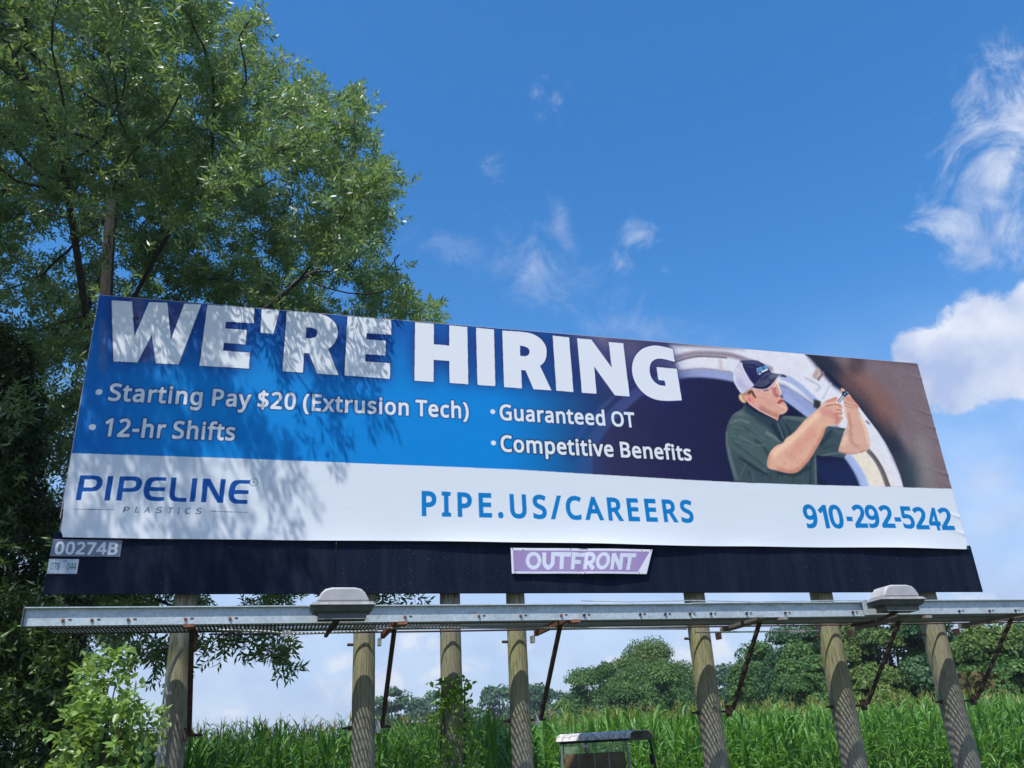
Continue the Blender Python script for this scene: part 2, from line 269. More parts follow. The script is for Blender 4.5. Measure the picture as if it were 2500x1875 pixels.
'S': (769, ['703,268 698,211 684,160 660,116 627,77 585,45 536,20 479,1 416,-10 346,-14 239,-8 146,8 71,34 71,154 108,140 150,126 197,113 247,103 299,97 352,95 398,97 440,104 476,115 507,130 532,148 552,171 566,197 574,225 577,256 575,287 568,315 556,339 539,361 515,382 484,401 445,421 398,441 342,462 301,478 263,495 229,513 199,532 172,553 148,576 129,600 113,627 100,655 91,687 86,721 84,759 89,810 102,855 125,896 155,931 193,960 237,983 288,1000 343,1011 403,1014 457,1012 507,1007 555,999 599,987 641,974 679,958 640,850 604,864 567,877 527,888 486,897 444,902 401,903 361,901 326,895 296,885 270,871 249,854 232,834 221,811 214,785 211,758 214,726 221,698 232,674 249,652 272,632 301,613 337,595 379,576 430,556 486,534 535,511 579,487 616,460 647,431 672,398 689,360 700,317']),
'T': (779, ['452,0 326,0 326,889 14,889 14,1000 763,1000 763,889 452,889']),
'U': (1024, ['896,353 892,286 878,224 854,166 821,114 779,70 726,34 664,7 590,-9 507,-14 393,-3 298,31 223,88 169,162 137,252 126,356 126,1000 252,1000 252,352 259,276 281,213 317,162 368,125 434,103 514,95 571,99 620,110 662,128 696,153 724,183 745,219 760,260 769,304 772,353 772,1000 896,1000']),
'W': (1303, ['1284,1000 1018,0 891,0 696,655 679,716 664,775 652,823 646,853 641,823 630,775 616,715 598,651 409,0 282,0 17,1000 148,1000 304,389 319,326 333,264 343,206 352,151 361,209 373,270 388,333 405,396 581,1000 711,1000 895,392 913,327 929,263 940,204 950,151 961,225 978,305 999,391 1153,1000']),
'a': (786, ['403,763 487,757 555,737 606,703 643,655 665,591 672,511 672,0 583,0 559,106 553,106 532,81 509,58 487,39 463,22 437,9 408,-1 377,-8 341,-13 301,-14 258,-11 217,-3 180,10 147,29 118,53 95,83 78,119 68,161 64,209 74,278 104,335 153,382 222,416 313,438 424,448 552,452 552,497 547,553 534,597 511,627 480,648 442,660 396,664 358,662 320,656 284,646 185,606 147,699 182,716 221,731 263,744 309,755 355,761', '440,363 356,355 291,340 246,318 216,288 198,251 192,207 196,169 209,138 230,115 258,99 291,89 329,85 389,91 442,109 487,138 522,179 543,233 550,300 550,367']),
'c': (672, ['420,-14 356,-9 297,4 243,27 195,59 154,101 121,153 97,215 82,288 77,371 82,458 98,533 123,597 158,649 200,692 249,724 304,747 364,760 429,765 466,763 503,759 539,753 573,744 601,735 626,724 588,622 510,646 426,657 378,653 337,643 301,625 271,600 247,568 228,529 215,484 207,432 204,373 207,316 215,265 228,220 247,181 271,150 300,125 334,107 374,96 419,92 458,94 494,98 527,105 613,136 613,27 587,15 560,5 530,-4 498,-9 461,-13']),
'd': (861, ['385,-14 298,-3 223,29 161,83 114,159 86,256 77,374 86,492 115,590 162,666 224,721 299,754 387,765 424,763 458,758 489,750 516,739 542,726 564,710 619,654 627,654 623,708 619,765 619,1064 742,1064 742,0 643,0 625,101 619,101 564,43 542,27 516,13 488,1 457,-7 423,-12', '405,88 476,95 532,117 572,153 599,204 615,270 620,350 620,373 615,459 600,530 574,588 535,629 478,654 403,662 343,654 293,627 254,583 227,525 210,454 204,371 210,288 227,219 254,162 293,121 343,96']),
'e': (790, ['409,765 470,760 526,746 575,723 618,691 653,651 681,604 702,551 714,491 718,426 718,352 204,352 213,273 235,209 270,158 317,121 375,98 444,91 490,93 532,97 571,104 608,115 646,127 685,143 685,35 647,20 609,7 571,-2 532,-9 487,-13 438,-14 370,-9 307,5 250,29 199,63 157,106 123,159 97,221 82,291 77,370 82,448 95,519 118,581 150,636 188,681 235,717 287,744 345,759', '408,664 353,658 306,639 268,607 239,564 218,512 207,450 590,450 587,491 581,528 570,562 555,591 535,616 511,637 481,652 447,661']),
'f': (482, ['465,655 276,655 276,0 153,0 153,655 21,655 21,713 153,755 153,798 156,859 165,911 181,955 203,992 231,1021 265,1043 304,1059 347,1068 396,1071 478,1064 542,1046 510,950 458,964 398,971 360,966 330,952 306,929 289,897 279,853 276,800 276,751 465,751']),
'g': (861, ['385,765 433,762 478,752 519,737 557,715 590,686 620,651 627,651 644,751 742,751 742,-13 738,-80 726,-139 706,-191 677,-235 641,-271 595,-300 541,-320 478,-332 406,-336 353,-335 304,-331 257,-324 213,-315 173,-303 136,-289 136,-175 173,-192 215,-207 261,-218 309,-227 360,-232 413,-234 473,-228 524,-209 565,-177 596,-135 614,-83 620,-22 620,7 622,55 625,99 619,99 591,64 558,36 522,14 481,-2 436,-11 387,-14 297,-3 221,31 159,88 113,165 86,261 77,374 86,485 113,580 159,659 221,718 296,753', '402,661 362,657 326,646 295,627 268,602 245,569 228,529 215,483 207,431 204,373 210,287 227,217 256,160 295,120 345,95 405,87 441,88 474,93 503,102 528,113 551,129 570,148 586,171 599,198 609,228 616,263 620,302 622,345 622,374 619,438 612,493 599,539 580,577 556,608 527,632 491,648 449,658']),
'h': (866, ['242,752 240,697 235,647 244,647 261,672 281,693 304,711 329,727 356,740 385,750 415,757 446,762 478,763 535,760 586,751 630,735 667,712 697,682 721,646 738,601 749,549 752,489 752,0 630,0 630,480 626,536 612,581 590,616 557,641 515,656 462,661 410,658 366,647 331,630 302,605 279,574 263,537 251,493 245,444 242,388 242,0 119,0 119,1064 242,1064']),
'i': (361, ['242,751 242,0 119,0 119,751', '182,1032 200,1030 217,1024 232,1013 244,998 251,978 254,954 251,930 244,910 232,895 217,884 200,878 182,875 163,878 145,884 130,895 119,910 112,930 109,954 112,978 119,998 130,1013 145,1024 163,1030']),
'm': (1310, ['943,765 1020,757 1084,736 1133,700 1168,647 1189,577 1196,489 1196,0 1074,0 1074,483 1070,537 1058,582 1037,616 1008,641 969,656 922,661 856,654 804,633 765,598 739,550 724,488 718,415 718,0 597,0 597,483 595,520 589,553 580,582 567,606 550,626 529,641 505,652 476,659 443,661 396,658 356,647 324,630 297,605 277,575 261,538 251,495 244,445 242,389 242,0 119,0 119,751 218,751 237,648 244,648 261,673 280,695 302,714 326,729 351,742 378,752 406,759 435,763 465,765 520,761 568,751 610,734 645,710 673,678 695,639 702,639 730,678 764,710 805,734 849,751 895,761']),
'n': (866, ['480,765 563,757 630,736 683,700 722,647 744,577 752,489 752,0 630,0 630,480 626,536 612,581 590,616 557,641 515,656 462,661 388,653 330,630 290,591 263,538 248,470 242,389 242,0 119,0 119,751 218,751 237,648 244,648 262,673 283,695 306,714 332,729 359,742 388,752 418,759 449,763']),
'o': (847, ['772,377 769,317 761,261 747,211 729,165 705,124 677,88 645,57 608,32 567,12 521,-2 473,-11 422,-14 373,-11 328,-2 284,12 244,32 208,57 175,88 147,124 122,165 103,211 89,261 80,317 77,377 82,456 96,526 119,588 151,640 191,684 239,719 295,744 357,760 426,765 491,760 551,744 606,719 654,684 694,640 728,588 752,526 767,456', '204,377 207,320 215,269 228,223 246,183 270,150 300,123 335,104 377,92 424,88 472,92 513,104 549,123 579,150 603,183 621,223 634,269 642,320 644,377 642,434 634,484 620,529 602,568 578,601 548,627 513,646 471,657 423,661 353,653 298,627 256,585 228,529 210,459']),
'p': (861, ['476,765 563,754 637,722 700,668 747,593 775,496 784,377 780,296 767,225 746,162 717,108 681,64 638,30 589,6 535,-9 475,-14 438,-12 404,-7 373,1 344,13 319,26 296,41 242,95 234,95 239,35 242,-28 242,-336 119,-336 119,751 220,751 237,648 242,648 296,707 319,724 344,738 372,749 403,758 438,763', '454,661 407,658 366,648 332,632 304,610 282,581 265,546 253,505 245,456 242,401 242,377 244,318 251,266 262,220 278,180 300,148 328,122 364,103 406,92 457,88 500,92 537,105 569,126 596,154 618,189 635,229 647,275 654,324 657,378 651,458 635,527 607,584 568,627 517,653']),
'r': (578, ['469,765 515,763 557,756 542,643 502,650 461,653 432,651 405,645 378,634 353,621 330,604 308,583 289,560 273,534 260,504 250,472 244,438 242,401 242,0 119,0 119,751 220,751 234,613 239,613 256,641 276,666 297,690 320,711 346,729 374,744 404,756 436,762']),
's': (671, ['608,207 604,161 592,121 571,85 544,55 509,31 468,11 420,-3 367,-11 308,-14 258,-13 213,-8 173,-1 137,8 103,20 73,34 73,146 105,131 141,117 181,104 224,94 267,88 311,85 368,89 413,99 447,116 470,138 484,165 489,196 473,246 460,261 442,276 418,291 388,307 350,324 304,342 258,360 216,379 179,398 147,418 121,440 99,465 84,494 75,527 71,566 80,624 106,674 149,713 206,742 274,759 353,765 398,763 440,759 481,751 520,741 557,729 592,714 550,616 451,650 416,658 381,662 345,664 298,661 260,653 229,639 207,621 194,599 189,573 191,553 197,536 207,520 222,506 242,492 268,478 382,430 428,412 468,394 504,375 535,355 561,333 581,307 596,279 605,245']),
't': (506, ['370,87 427,92 475,102 475,8 419,-8 349,-14 311,-12 274,-5 240,6 209,23 182,47 160,77 143,115 132,162 129,218 129,655 22,655 22,714 130,763 179,923 252,923 252,751 469,751 469,655 252,655 252,221 256,180 267,146 285,120 309,101 337,90']),
'u': (866, ['746,751 746,0 646,0 627,99 622,99 604,75 584,53 560,35 534,20 507,7 478,-2 447,-9 416,-13 384,-14 327,-11 277,-1 233,15 196,37 165,67 141,104 124,148 114,200 111,259 111,751 235,751 235,268 240,213 253,168 276,133 308,108 350,93 402,88 454,92 498,102 534,120 563,144 586,175 603,212 614,256 621,305 623,360 623,751']),
'v': (711, ['284,0 0,751 132,751 291,308 315,239 338,167 352,109 357,109 373,168 397,241 420,308 580,751 711,751 426,0']),
'x': (741, ['297,384 38,751 178,751 371,468 563,751 702,751 443,384 716,0 576,0 371,300 164,0 25,0']),
'y': (714, ['1,751 133,751 296,324 321,251 343,183 359,119 364,119 391,211 429,325 581,751 714,751 391,-104 372,-148 351,-189 328,-226 303,-259 274,-286 242,-307 205,-323 164,-333 118,-336 59,-333 15,-325 15,-227 53,-232 98,-235 126,-234 151,-228 173,-219 193,-207 211,-191 227,-173 265,-102 304,-3']),
}
HOMOG = [[0.006250382447516258, 0.0010984827780051172, -2.314129121522939], [9.533155011606206e-05, -0.007001155046186987, 9.171463376938695], [-0.0001536679546031819, 0.00023432363910442657, 1.0]]
# ---------------------------------------------------------------- printed artwork of the billboard
# everything the billboard prints is drawn here as flat shapes on a grid (metres on the board face)
# and stored as the colour attribute of the vinyl sheet's own vertices
ZOOMS = {'A': (240, 700, 2.9105), 'B': (980, 760, 2.989), 'C': (140, 1120, 4.254), 'D': (1200, 1310, 5.267),
         'E': (90, 1290, 9.217), 'F': (1440, 820, 4.148), 'G': (1760, 1100, 3.3515), 'M': (1650, 820, 3.687),
         'N': (1770, 870, 10.369), 'K': (2000, 930, 13.825), '1': (0, 650, 1.7696), '2': (1150, 750, 1.7015)}
HB = np.array(HOMOG)                       # survey coordinates of the print -> metres on the board face

def uvp(zoom, pts):
    x0, y0, s = ZOOMS[zoom]
    p = np.array(pts, float)
    q = np.stack([x0 + p[:, 0] / s, y0 + p[:, 1] / s, np.ones(len(p))], 1) @ HB.T
    return q[:, :2] / q[:, 2:3]

def smooth_closed(p, n=6):
    p = np.asarray(p, float); out = []
    a, b, c, d = np.roll(p, 1, 0), p, np.roll(p, -1, 0), np.roll(p, -2, 0)
    for k in range(n):
        t = k / n
        out.append(0.5 * ((2 * b) + (-a + c) * t + (2 * a - 5 * b + 4 * c - d) * t * t + (-a + 3 * b - 3 * c + d) * t ** 3))
    return np.stack(out, 1).reshape(-1, 2)

def smooth_open(p, n=8):
    p = np.asarray(p, float)
    q = np.vstack([2 * p[0] - p[1], p, 2 * p[-1] - p[-2]]); out = []
    for i in range(1, len(q) - 2):
        a, b, c, d = q[i - 1:i + 3]
        for k in range(n):
            t = k / n
            out.append(0.5 * ((2 * b) + (-a + c) * t + (2 * a - 5 * b + 4 * c - d) * t * t + (-a + 3 * b - 3 * c + d) * t ** 3))
    out.append(p[-1])
    return np.array(out)

def ribbon(p, w):
    """closed outline of a line of width w (one value or one per end)"""
    p = np.asarray(p, float)
    w = np.linspace(w[0], w[1], len(p)) if isinstance(w, (tuple, list)) else np.full(len(p), float(w))
    t = np.gradient(p, axis=0); t /= np.linalg.norm(t, axis=1)[:, None] + 1e-12
    nrm = np.stack([-t[:, 1], t[:, 0]], 1) * (w / 2)[:, None]
    return np.vstack([p + nrm, (p - nrm)[::-1]])

def offset_poly(p, d):
    """move an outline outward (mitred) by d; works for holes as well because the winding is opposite"""
    p = np.asarray(p, float)
    keep = np.linalg.norm(p - np.roll(p, 1, 0), axis=1) > 1e-6
    p = p[keep]
    e1 = p - np.roll(p, 1, 0); e2 = np.roll(p, -1, 0) - p
    e1 /= np.linalg.norm(e1, axis=1)[:, None]; e2 /= np.linalg.norm(e2, axis=1)[:, None]
    n1 = np.stack([e1[:, 1], -e1[:, 0]], 1); n2 = np.stack([e2[:, 1], -e2[:, 0]], 1)
    m = n1 + n2; l = np.maximum((m * m).sum(1), 0.5)
    return p + m * (2 * d / l)[:, None]

def box_blur(a, r):
    for ax in (0, 1):
        for _ in range(3):
            n = 2 * r + 1
            pad = [(0, 0)] * a.ndim; pad[ax] = (r + 1, r)
            c = np.cumsum(np.pad(a, pad, mode='edge'), axis=ax, dtype=np.float64)
            if ax == 0: a = (c[n:] - c[:-n]) / n
            else: a = (c[:, n:] - c[:, :-n]) / n
    return a

class Canvas:
    def __init__(s, w, h, px):
        s.w, s.h, s.px = w, h, px
        s.nx, s.ny = int(round(w / px)), int(round(h / px))
        s.img = np.zeros((s.ny, s.nx, 3)); s.clip = None
    def mask(s, polys, blur=0.0, full=True):
        """coverage (nonzero winding) of polygons given in metres; row 0 = bottom"""
        polys = [np.asarray(p, float) / s.px for p in polys]
        r = max(1, int(round(blur / s.px / 1.7))) if blur > 0 else 0
        pad = 3 * r + 2
        lo = np.min([p.min(0) for p in polys], 0) - pad; hi = np.max([p.max(0) for p in polys], 0) + pad
        x0, y0 = max(0, int(lo[0])), max(0, int(lo[1])); x1, y1 = min(s.nx, int(hi[0]) + 1), min(s.ny, int(hi[1]) + 1)
        if x1 <= x0 or y1 <= y0: x0, y0, x1, y1 = 0, 0, 1, 1
        W, H = x1 - x0, y1 - y0
        g = np.zeros((H, W + 1), np.int16)
        for p in polys:
            p = p - [x0, y0]; q = np.roll(p, -1, 0)
            for (ax, ay), (bx_, by) in zip(p.tolist(), q.tolist()):
                if ay == by: continue
                sgn = 1 if by > ay else -1
                a, b = (ay, by) if sgn > 0 else (by, ay)
                rr = np.arange(max(0, int(math.ceil(a - .5))), min(H, int(math.ceil(b - .5))))
                if len(rr) == 0: continue
                xs = ax + (rr + .5 - ay) * (bx_ - ax) / (by - ay)
                g[rr, np.clip(np.ceil(xs - .5), 0, W).astype(int)] += sgn
        m = (np.cumsum(g, axis=1)[:, :W] != 0).astype(np.float32)
        if r: m = box_blur(m, r).astype(np.float32)
        sl = (slice(y0, y1), slice(x0, x1))
        if not full: return sl, m
        out = np.zeros((s.ny, s.nx), np.float32); out[sl] = m
        return out
    def paint(s, polys, col, blur=0.0, alpha=1.0, m=None):
        if m is None: sl, m = s.mask(polys, blur, full=False)
        else: sl = (slice(None), slice(None))
        m = m * alpha
        if s.clip is not None: m = m * s.clip[sl]
        c = np.array(col, float) / 255. if np.ndim(col) == 1 else col
        s.img[sl] += (c - s.img[sl]) * m[..., None]

def glyph_polys(ch):
    return [np.array([[float(v) for v in q.split(',')] for q in p.split()])[::-1] / 1000. for p in GLYPHS[ch][1]]

def layout(text, track=0.0):
    """outlines of a line of text, cap height 1, and the pen width"""
    x = 0.0; out = []
    for ch in text:
        if ch == ' ': x += 0.36; continue
        for p in glyph_polys(ch): out.append(p + [x, 0])
        x += GLYPHS[ch][0] / 1000. + track
    return out

def text_shapes(text, a, b, h, bold=0.0, track=0.0, shear=0.0, h2=None):
    """fit a line of text so that it runs from a to b (metres, baseline) with cap height h (h2 at the far end)"""
    ps = layout(text, track)
    ps = [offset_poly(p, bold) for p in ps]
    x0 = min(p[:, 0].min() for p in ps); x1 = max(p[:, 0].max() for p in ps)
    a, b = np.array(a, float), np.array(b, float)
    h2 = h if h2 is None else h2
    out = []
    for p in ps:
        t = (p[:, 0:1] - x0) / (x1 - x0)
        q = a + (b - a) * t
        hh = (h + (h2 - h) * t[:, 0])
        q[:, 1] += p[:, 1] * hh
        q[:, 0] += p[:, 1] * shear * hh
        out.append(q)
    return out

def srgb_to_lin(c):
    c = np.clip(c, 0, 1)
    return np.where(c <= .04045, c / 12.92, ((c + .055) / 1.055) ** 2.4)

def draw_advert(C):
    W, H = C.w, C.h
    yy, xx = np.mgrid[0:C.ny, 0:C.nx]; X = (xx + .5) * C.px; Y = (yy + .5) * C.px
    def sm(a, b, v): t = np.clip((v - a) / (b - a), 0, 1); return (t * t * (3 - 2 * t))
    def mix(c1, c2, t): return np.array(c1) / 255. * (1 - t[..., None]) + np.array(c2) / 255. * t[..., None]
    # lower white band and upper picture; the boundary sags a little at the right like the print
    edge = uvp('1', [(298, 810), (1000, 832), (2212, 880)]).tolist() + uvp('2', [(400, 690), (900, 720), (1150, 732), (1400, 740), (1700, 748), (2003, 757)]).tolist()
    edge = np.array(edge)
    C.img[:] = np.array([219, 229, 245]) / 255.
    pic = C.mask([np.vstack([[[0, edge[0, 1]]], edge, [[W, edge[-1, 1]], [W, H], [0, H]]])])
    C.clip = pic
    base = mix((0, 134, 220), (0, 100, 188), sm(2.55, 3.6, Y))
    left = sm(1.3, 0, X)[..., None] * .35
    base = base * (1 - left) + np.array([20, 70, 160]) / 255. * left
    C.paint(None, base, m=np.ones_like(X))
    # photographic part: a ring of pale metal seen against a dark pipe mouth
    z2 = lambda p: uvp('2', p)
    navy = mix((44, 44, 84), (30, 34, 66), sm(8, 12, X))
    fade = sm(5.9, 8.6, X)
    C.paint(None, navy, m=fade * (1 - 0 * X))
    topgrey = z2([(430, 60), (560, 125), (700, 160), (1400, 190), (1400, 330), (1000, 290), (860, 300), (740, 250), (640, 300), (560, 330), (430, 190)])
    C.paint([topgrey], (150, 138, 160), blur=.28, alpha=.75)
    C.paint([z2([(820, 160), (1380, 190), (1500, 330), (1640, 420), (1720, 560), (1810, 760), (1640, 760), (1590, 600), (1480, 450), (1300, 330), (1080, 278), (960, 262), (860, 268)])], (222, 222, 234), blur=.06)
    disk_out = [(425, 700), (450, 600), (520, 490), (630, 375), (740, 300), (860, 268), (960, 262), (1080, 278), (1300, 335), (1400, 395), (1500, 480), (1590, 600), (1640, 745), (1640, 790), (425, 790)]
    disk_in = [(500, 700), (510, 610), (565, 510), (655, 415), (750, 340), (860, 302), (960, 295), (1080, 312), (1260, 360), (1330, 400), (1400, 455), (1500, 560), (1560, 640), (1610, 745), (1610, 800), (500, 800)]
    dm = C.mask([smooth_closed(z2(disk_out))], .02)
    C.paint(None, (150, 162, 205), m=dm * sm(7.6, 10.2, X))
    C.paint(None, (70, 90, 160), m=dm * .45 * sm(6.4, 8.2, X) * (1 - sm(8.2, 10, X)))
    dm = C.mask([smooth_closed(z2(disk_in))], .025)
    C.paint(None, navy, m=dm * sm(6.9, 8.3, X))
    C.paint([z2([(1060, 640), (1600, 640), (1620, 760), (1500, 760), (1440, 700)])], (40, 66, 120), blur=.12, alpha=.35)
    for pts, wd, col, bl, al in [
            ([(820, 222), (900, 200), (960, 194), (1060, 200), (1120, 215), (1250, 262)], .10, (142, 128, 146), .03, .9),
            ([(830, 236), (900, 214), (960, 207), (1060, 213)], .025, (60, 52, 66), .015, .8),
            ([(860, 268), (960, 258), (1080, 272)], .02, (120, 112, 130), .015, .6),
            ([(1030, 218), (1036, 266)], .06, (196, 178, 180), .03, .8),
            ([(500, 130), (560, 190), (640, 240)], .12, (90, 90, 130), .05, .5),
            ([(420, 600), (455, 520), (520, 440), (640, 330)], .05, (90, 110, 170), .03, .5),
            ([(520, 400), (470, 470), (400, 640)], .20, (20, 60, 140), .08, .35)]:
        C.paint([ribbon(smooth_open(z2(pts)), wd)], col, blur=bl, alpha=al)
    # right: pale rings, then the big dark cylinder
    zm = lambda p: uvp('M', p)
    C.paint([zm([(1500, 1075), (1620, 1060), (1740, 1010), (1790, 1060), (1960, 1360), (1700, 1360), (1640, 1200)])], (232, 222, 208), blur=.05)
    C.paint([ribbon(smooth_open(zm([(930, 370), (1010, 395), (1100, 455), (1200, 545), (1280, 620)])), .13)], (168, 182, 218), blur=.02)
    C.paint([ribbon(smooth_open(zm([(960, 545), (1050, 610), (1150, 690), (1230, 760)])), (.16, .12))], (160, 174, 216), blur=.02)
    C.paint([ribbon(smooth_open(zm([(1530, 1075), (1600, 1170), (1660, 1270), (1695, 1360)])), .17)], (166, 184, 226), blur=.03)
    C.paint([ribbon(smooth_open(zm([(1715, 1030), (1790, 1120), (1850, 1230), (1900, 1365)])), .10)], (112, 106, 116), blur=.02)
    C.paint([ribbon(smooth_open(zm([(1745, 1045), (1815, 1140), (1870, 1240), (1918, 1365)])), .025)], (70, 60, 62), blur=.01, alpha=.7)
    C.paint([ribbon(zm([(1235, 385), (1280, 300)]), .09)], (186, 164, 160), blur=.02)
    C.paint([ribbon(zm([(1268, 405), (1322, 330)]), .05)], (140, 118, 112), blur=.015)
    C.paint([ribbon(smooth_open(zm([(1150, 380), (1260, 440), (1290, 470), (1250, 500)])), .05)], (190, 192, 206), blur=.02)
    C.paint([ribbon(smooth_open(zm([(1390, 430), (1340, 520), (1310, 580)])), .03)], (190, 200, 222), blur=.015)
    C.paint([ribbon(zm([(1265, 585), (1262, 660)]), .14)], (58, 60, 62), blur=.02)
    C.paint([ribbon(zm([(1700, 770), (1735, 800)]), .04)], (120, 118, 124), blur=.015)
    cyl = [(1120, 150), (1200, 200), (1290, 280), (1400, 385), (1480, 460), (1560, 555), (1640, 640), (1720, 745), (1800, 850), (1880, 970), (1950, 1100), (2010, 1250), (2040, 1370), (2500, 1420), (2500, 150)]
    cm = C.mask([zm(cyl)], .012)
    keep = C.clip; C.clip = keep * cm
    C.paint(None, (126, 112, 120), m=np.ones_like(X))
    for pts, wd, col, bl, al in [
            ([(1150, 130), (1290, 235), (1420, 340), (1560, 480), (1700, 640), (1850, 850), (1990, 1130), (2060, 1400)], .5, (44, 50, 70), .12, .95),
            ([(1480, 330), (1620, 420), (1760, 520), (1860, 640), (1900, 760)], .62, (138, 100, 92), .2, .7),
            ([(1800, 640), (1880, 780), (1950, 900)], .3, (134, 98, 90), .14, .5),
            ([(2060, 1060), (2120, 1250), (2180, 1400)], .55, (66, 80, 90), .2, .75),
            ([(2200, 900), (2230, 1100), (2260, 1400)], .3, (146, 138, 140), .16, .7),
            ([(1300, 150), (1700, 180), (2150, 240)], .18, (84, 70, 78), .1, .5),
            ([(1560, 150), (1640, 250), (1560, 330)], .25, (66, 58, 66), .1, .6),
            ([(1120, 150), (1290, 280), (1480, 460), (1640, 640), (1800, 850)], .03, (18, 18, 34), .012, .9)]:
        C.paint([ribbon(smooth_open(zm(pts)), wd)], col, blur=bl, alpha=al)
    C.clip = keep
    # the printed worker: far arm, shirt, head, cap, near arm
    SK = (220, 174, 152)
    skd = (188, 124, 112); skl = (240, 206, 186)
    def fig(pts, col, blur=.006, z='M', smooth=True):
        q = uvp(z, pts)
        if smooth: q = smooth_closed(q)
        m = C.mask([q], blur)
        C.paint(None, col, m=m)
        return m * keep
    def shade(m, items, z='M'):
        old = C.clip; C.clip = m
        for pts, wd, col, bl, al in items:
            C.paint([ribbon(smooth_open(uvp(z, pts)), wd)], col, blur=bl, alpha=al)
        C.clip = old
    m = fig([(1478, 478), (1500, 480), (1545, 520), (1590, 580), (1640, 640), (1632, 665), (1665, 740), (1705, 830), (1730, 920), (1735, 1000), (1690, 1045), (1600, 1066), (1500, 1066), (1455, 1045), (1470, 970), (1520, 850), (1532, 780), (1512, 700), (1500, 600), (1478, 520)], (214, 172, 156))
    shade(m, [([(1520, 560), (1600, 600), (1640, 650)], .10, (206, 140, 128), .02, .7), ([(1500, 600), (1560, 622), (1620, 640)], .012, (150, 88, 80), .006, .8), ([(1510, 632), (1560, 650), (1600, 655)], .012, (150, 88, 80), .006, .7),
              ([(1540, 700), (1560, 800), (1570, 950), (1640, 1010)], .06, (180, 124, 106), .03, .55), ([(1650, 720), (1700, 860), (1725, 980)], .06, (236, 204, 178), .02, .8),
              ([(1470, 1060), (1600, 1072), (1700, 1045)], .05, (168, 110, 92), .02, .6), ([(1530, 900), (1490, 1000)], .08, (238, 208, 182), .03, .6), ([(1515, 640), (1545, 840)], .02, (246, 220, 196), .008, .7)])
    shirt = [(612, 622), (640, 640), (700, 690), (780, 725), (860, 752), (915, 776), (945, 722), (1040, 728), (1175, 738), (1215, 790), (1370, 818), (1520, 838), (1495, 890), (1450, 1045), (1528, 1072), (1500, 1105), (1390, 1088), (1290, 1086), (1255, 1075), (1262, 1200), (1266, 1346), (900, 1335), (518, 1316), (495, 1230), (462, 1110), (440, 990), (440, 870), (462, 785), (510, 712), (590, 660)]
    m = fig(shirt, (66, 84, 92), smooth=False)
    shade(m, [([(480, 760), (560, 700), (700, 720), (860, 800)], .16, (112, 124, 122), .06, .7), ([(450, 860), (470, 1050), (540, 1300)], .05, (140, 152, 150), .03, .55),
              ([(620, 640), (740, 720), (860, 800), (930, 880), (960, 960)], .22, (44, 62, 78), .04, .85), ([(560, 720), (650, 800), (820, 880)], .03, (120, 134, 132), .02, .6),
              ([(500, 900), (640, 950), (780, 940)], .025, (110, 124, 124), .02, .6), ([(520, 1000), (650, 1000), (760, 1050)], .03, (40, 56, 64), .02, .7), ([(480, 820), (600, 800), (700, 840)], .03, (44, 60, 66), .02, .6),
              ([(560, 880), (700, 900), (840, 960)], .03, (44, 60, 66), .02, .6), ([(960, 740), (1100, 745), (1190, 780)], .10, (104, 118, 116), .03, .7), ([(980, 800), (1020, 880), (1000, 960)], .05, (36, 50, 62), .02, .8),
              ([(1240, 790), (1400, 850), (1500, 880)], .06, (92, 106, 110), .03, .6), ([(1290, 1000), (1360, 900), (1400, 840)], .06, (40, 54, 64), .03, .7), ([(1300, 1085), (1450, 1060), (1520, 1085)], .03, (120, 134, 140), .012, .6),
              ([(560, 1310), (600, 1200), (640, 1120)], .03, (100, 116, 122), .02, .5), ([(700, 1320), (680, 1220)], .03, (96, 112, 120), .02, .5), ([(920, 1330), (930, 1240)], .03, (96, 112, 120), .02, .5), ([(560, 1090), (700, 1190), (820, 1260)], .05, (36, 50, 60), .025, .8),
              ([(1200, 1340), (1210, 1150), (1230, 1090)], .03, (36, 52, 64), .012, .7), ([(1250, 1340), (1245, 1100)], .02, (140, 152, 160), .01, .6), ([(900, 1240), (1080, 1250), (1200, 1180)], .06, (34, 46, 56), .03, .7)])
    m = fig([(452, 830), (500, 720), (640, 730), (760, 810), (860, 880), (950, 965), (890, 990), (842, 1045), (820, 1110), (826, 1200), (815, 1242), (720, 1180), (590, 1090), (470, 1010)], (78, 98, 102), smooth=False, blur=.02)
    shade(m, [([(800, 870), (900, 930), (950, 970)], .07, (118, 134, 128), .02, .7), ([(700, 940), (780, 1000), (820, 1080)], .06, (48, 64, 70), .02, .6), ([(560, 900), (700, 980), (800, 990)], .03, (110, 126, 124), .015, .6),
              ([(500, 960), (640, 1060), (800, 1190)], .04, (54, 70, 78), .02, .6), ([(480, 790), (560, 760), (660, 790)], .04, (126, 140, 134), .02, .6), ([(945, 968), (850, 1030), (820, 1110), (822, 1220)], .018, (26, 34, 44), .008, .8)])
    # cloth folds
    rf = np.random.RandomState(5); fold = C.mask([zm(shirt)]) * keep
    for (x_, y_, dx_, dy_) in [(480, 760, 120, 40), (500, 830, 150, 30), (470, 900, 190, 60), (520, 960, 160, 60), (480, 1040, 150, 80), (600, 820, 120, 70), (640, 900, 130, 60), (700, 870, 110, 80), (560, 1180, 60, 120), (640, 1210, 30, 110), (760, 1250, 20, 80), (840, 1260, 20, 70), (980, 1260, -10, 80), (1060, 1260, -20, 80), (1140, 1230, -20, 110), (1340, 880, 80, -50), (1300, 960, 120, -60), (1320, 1020, 120, -30), (980, 760, 120, 30)]:
        j_ = rf.randint(-12, 12, 4); c_ = (112, 128, 132) if rf.rand() < .5 else (38, 52, 62)
        q_ = smooth_open(zm([(x_, y_), (x_ + dx_ * .5 + j_[0], y_ + dy_ * .5 + j_[1]), (x_ + dx_, y_ + dy_)])); old_ = C.clip; C.clip = fold
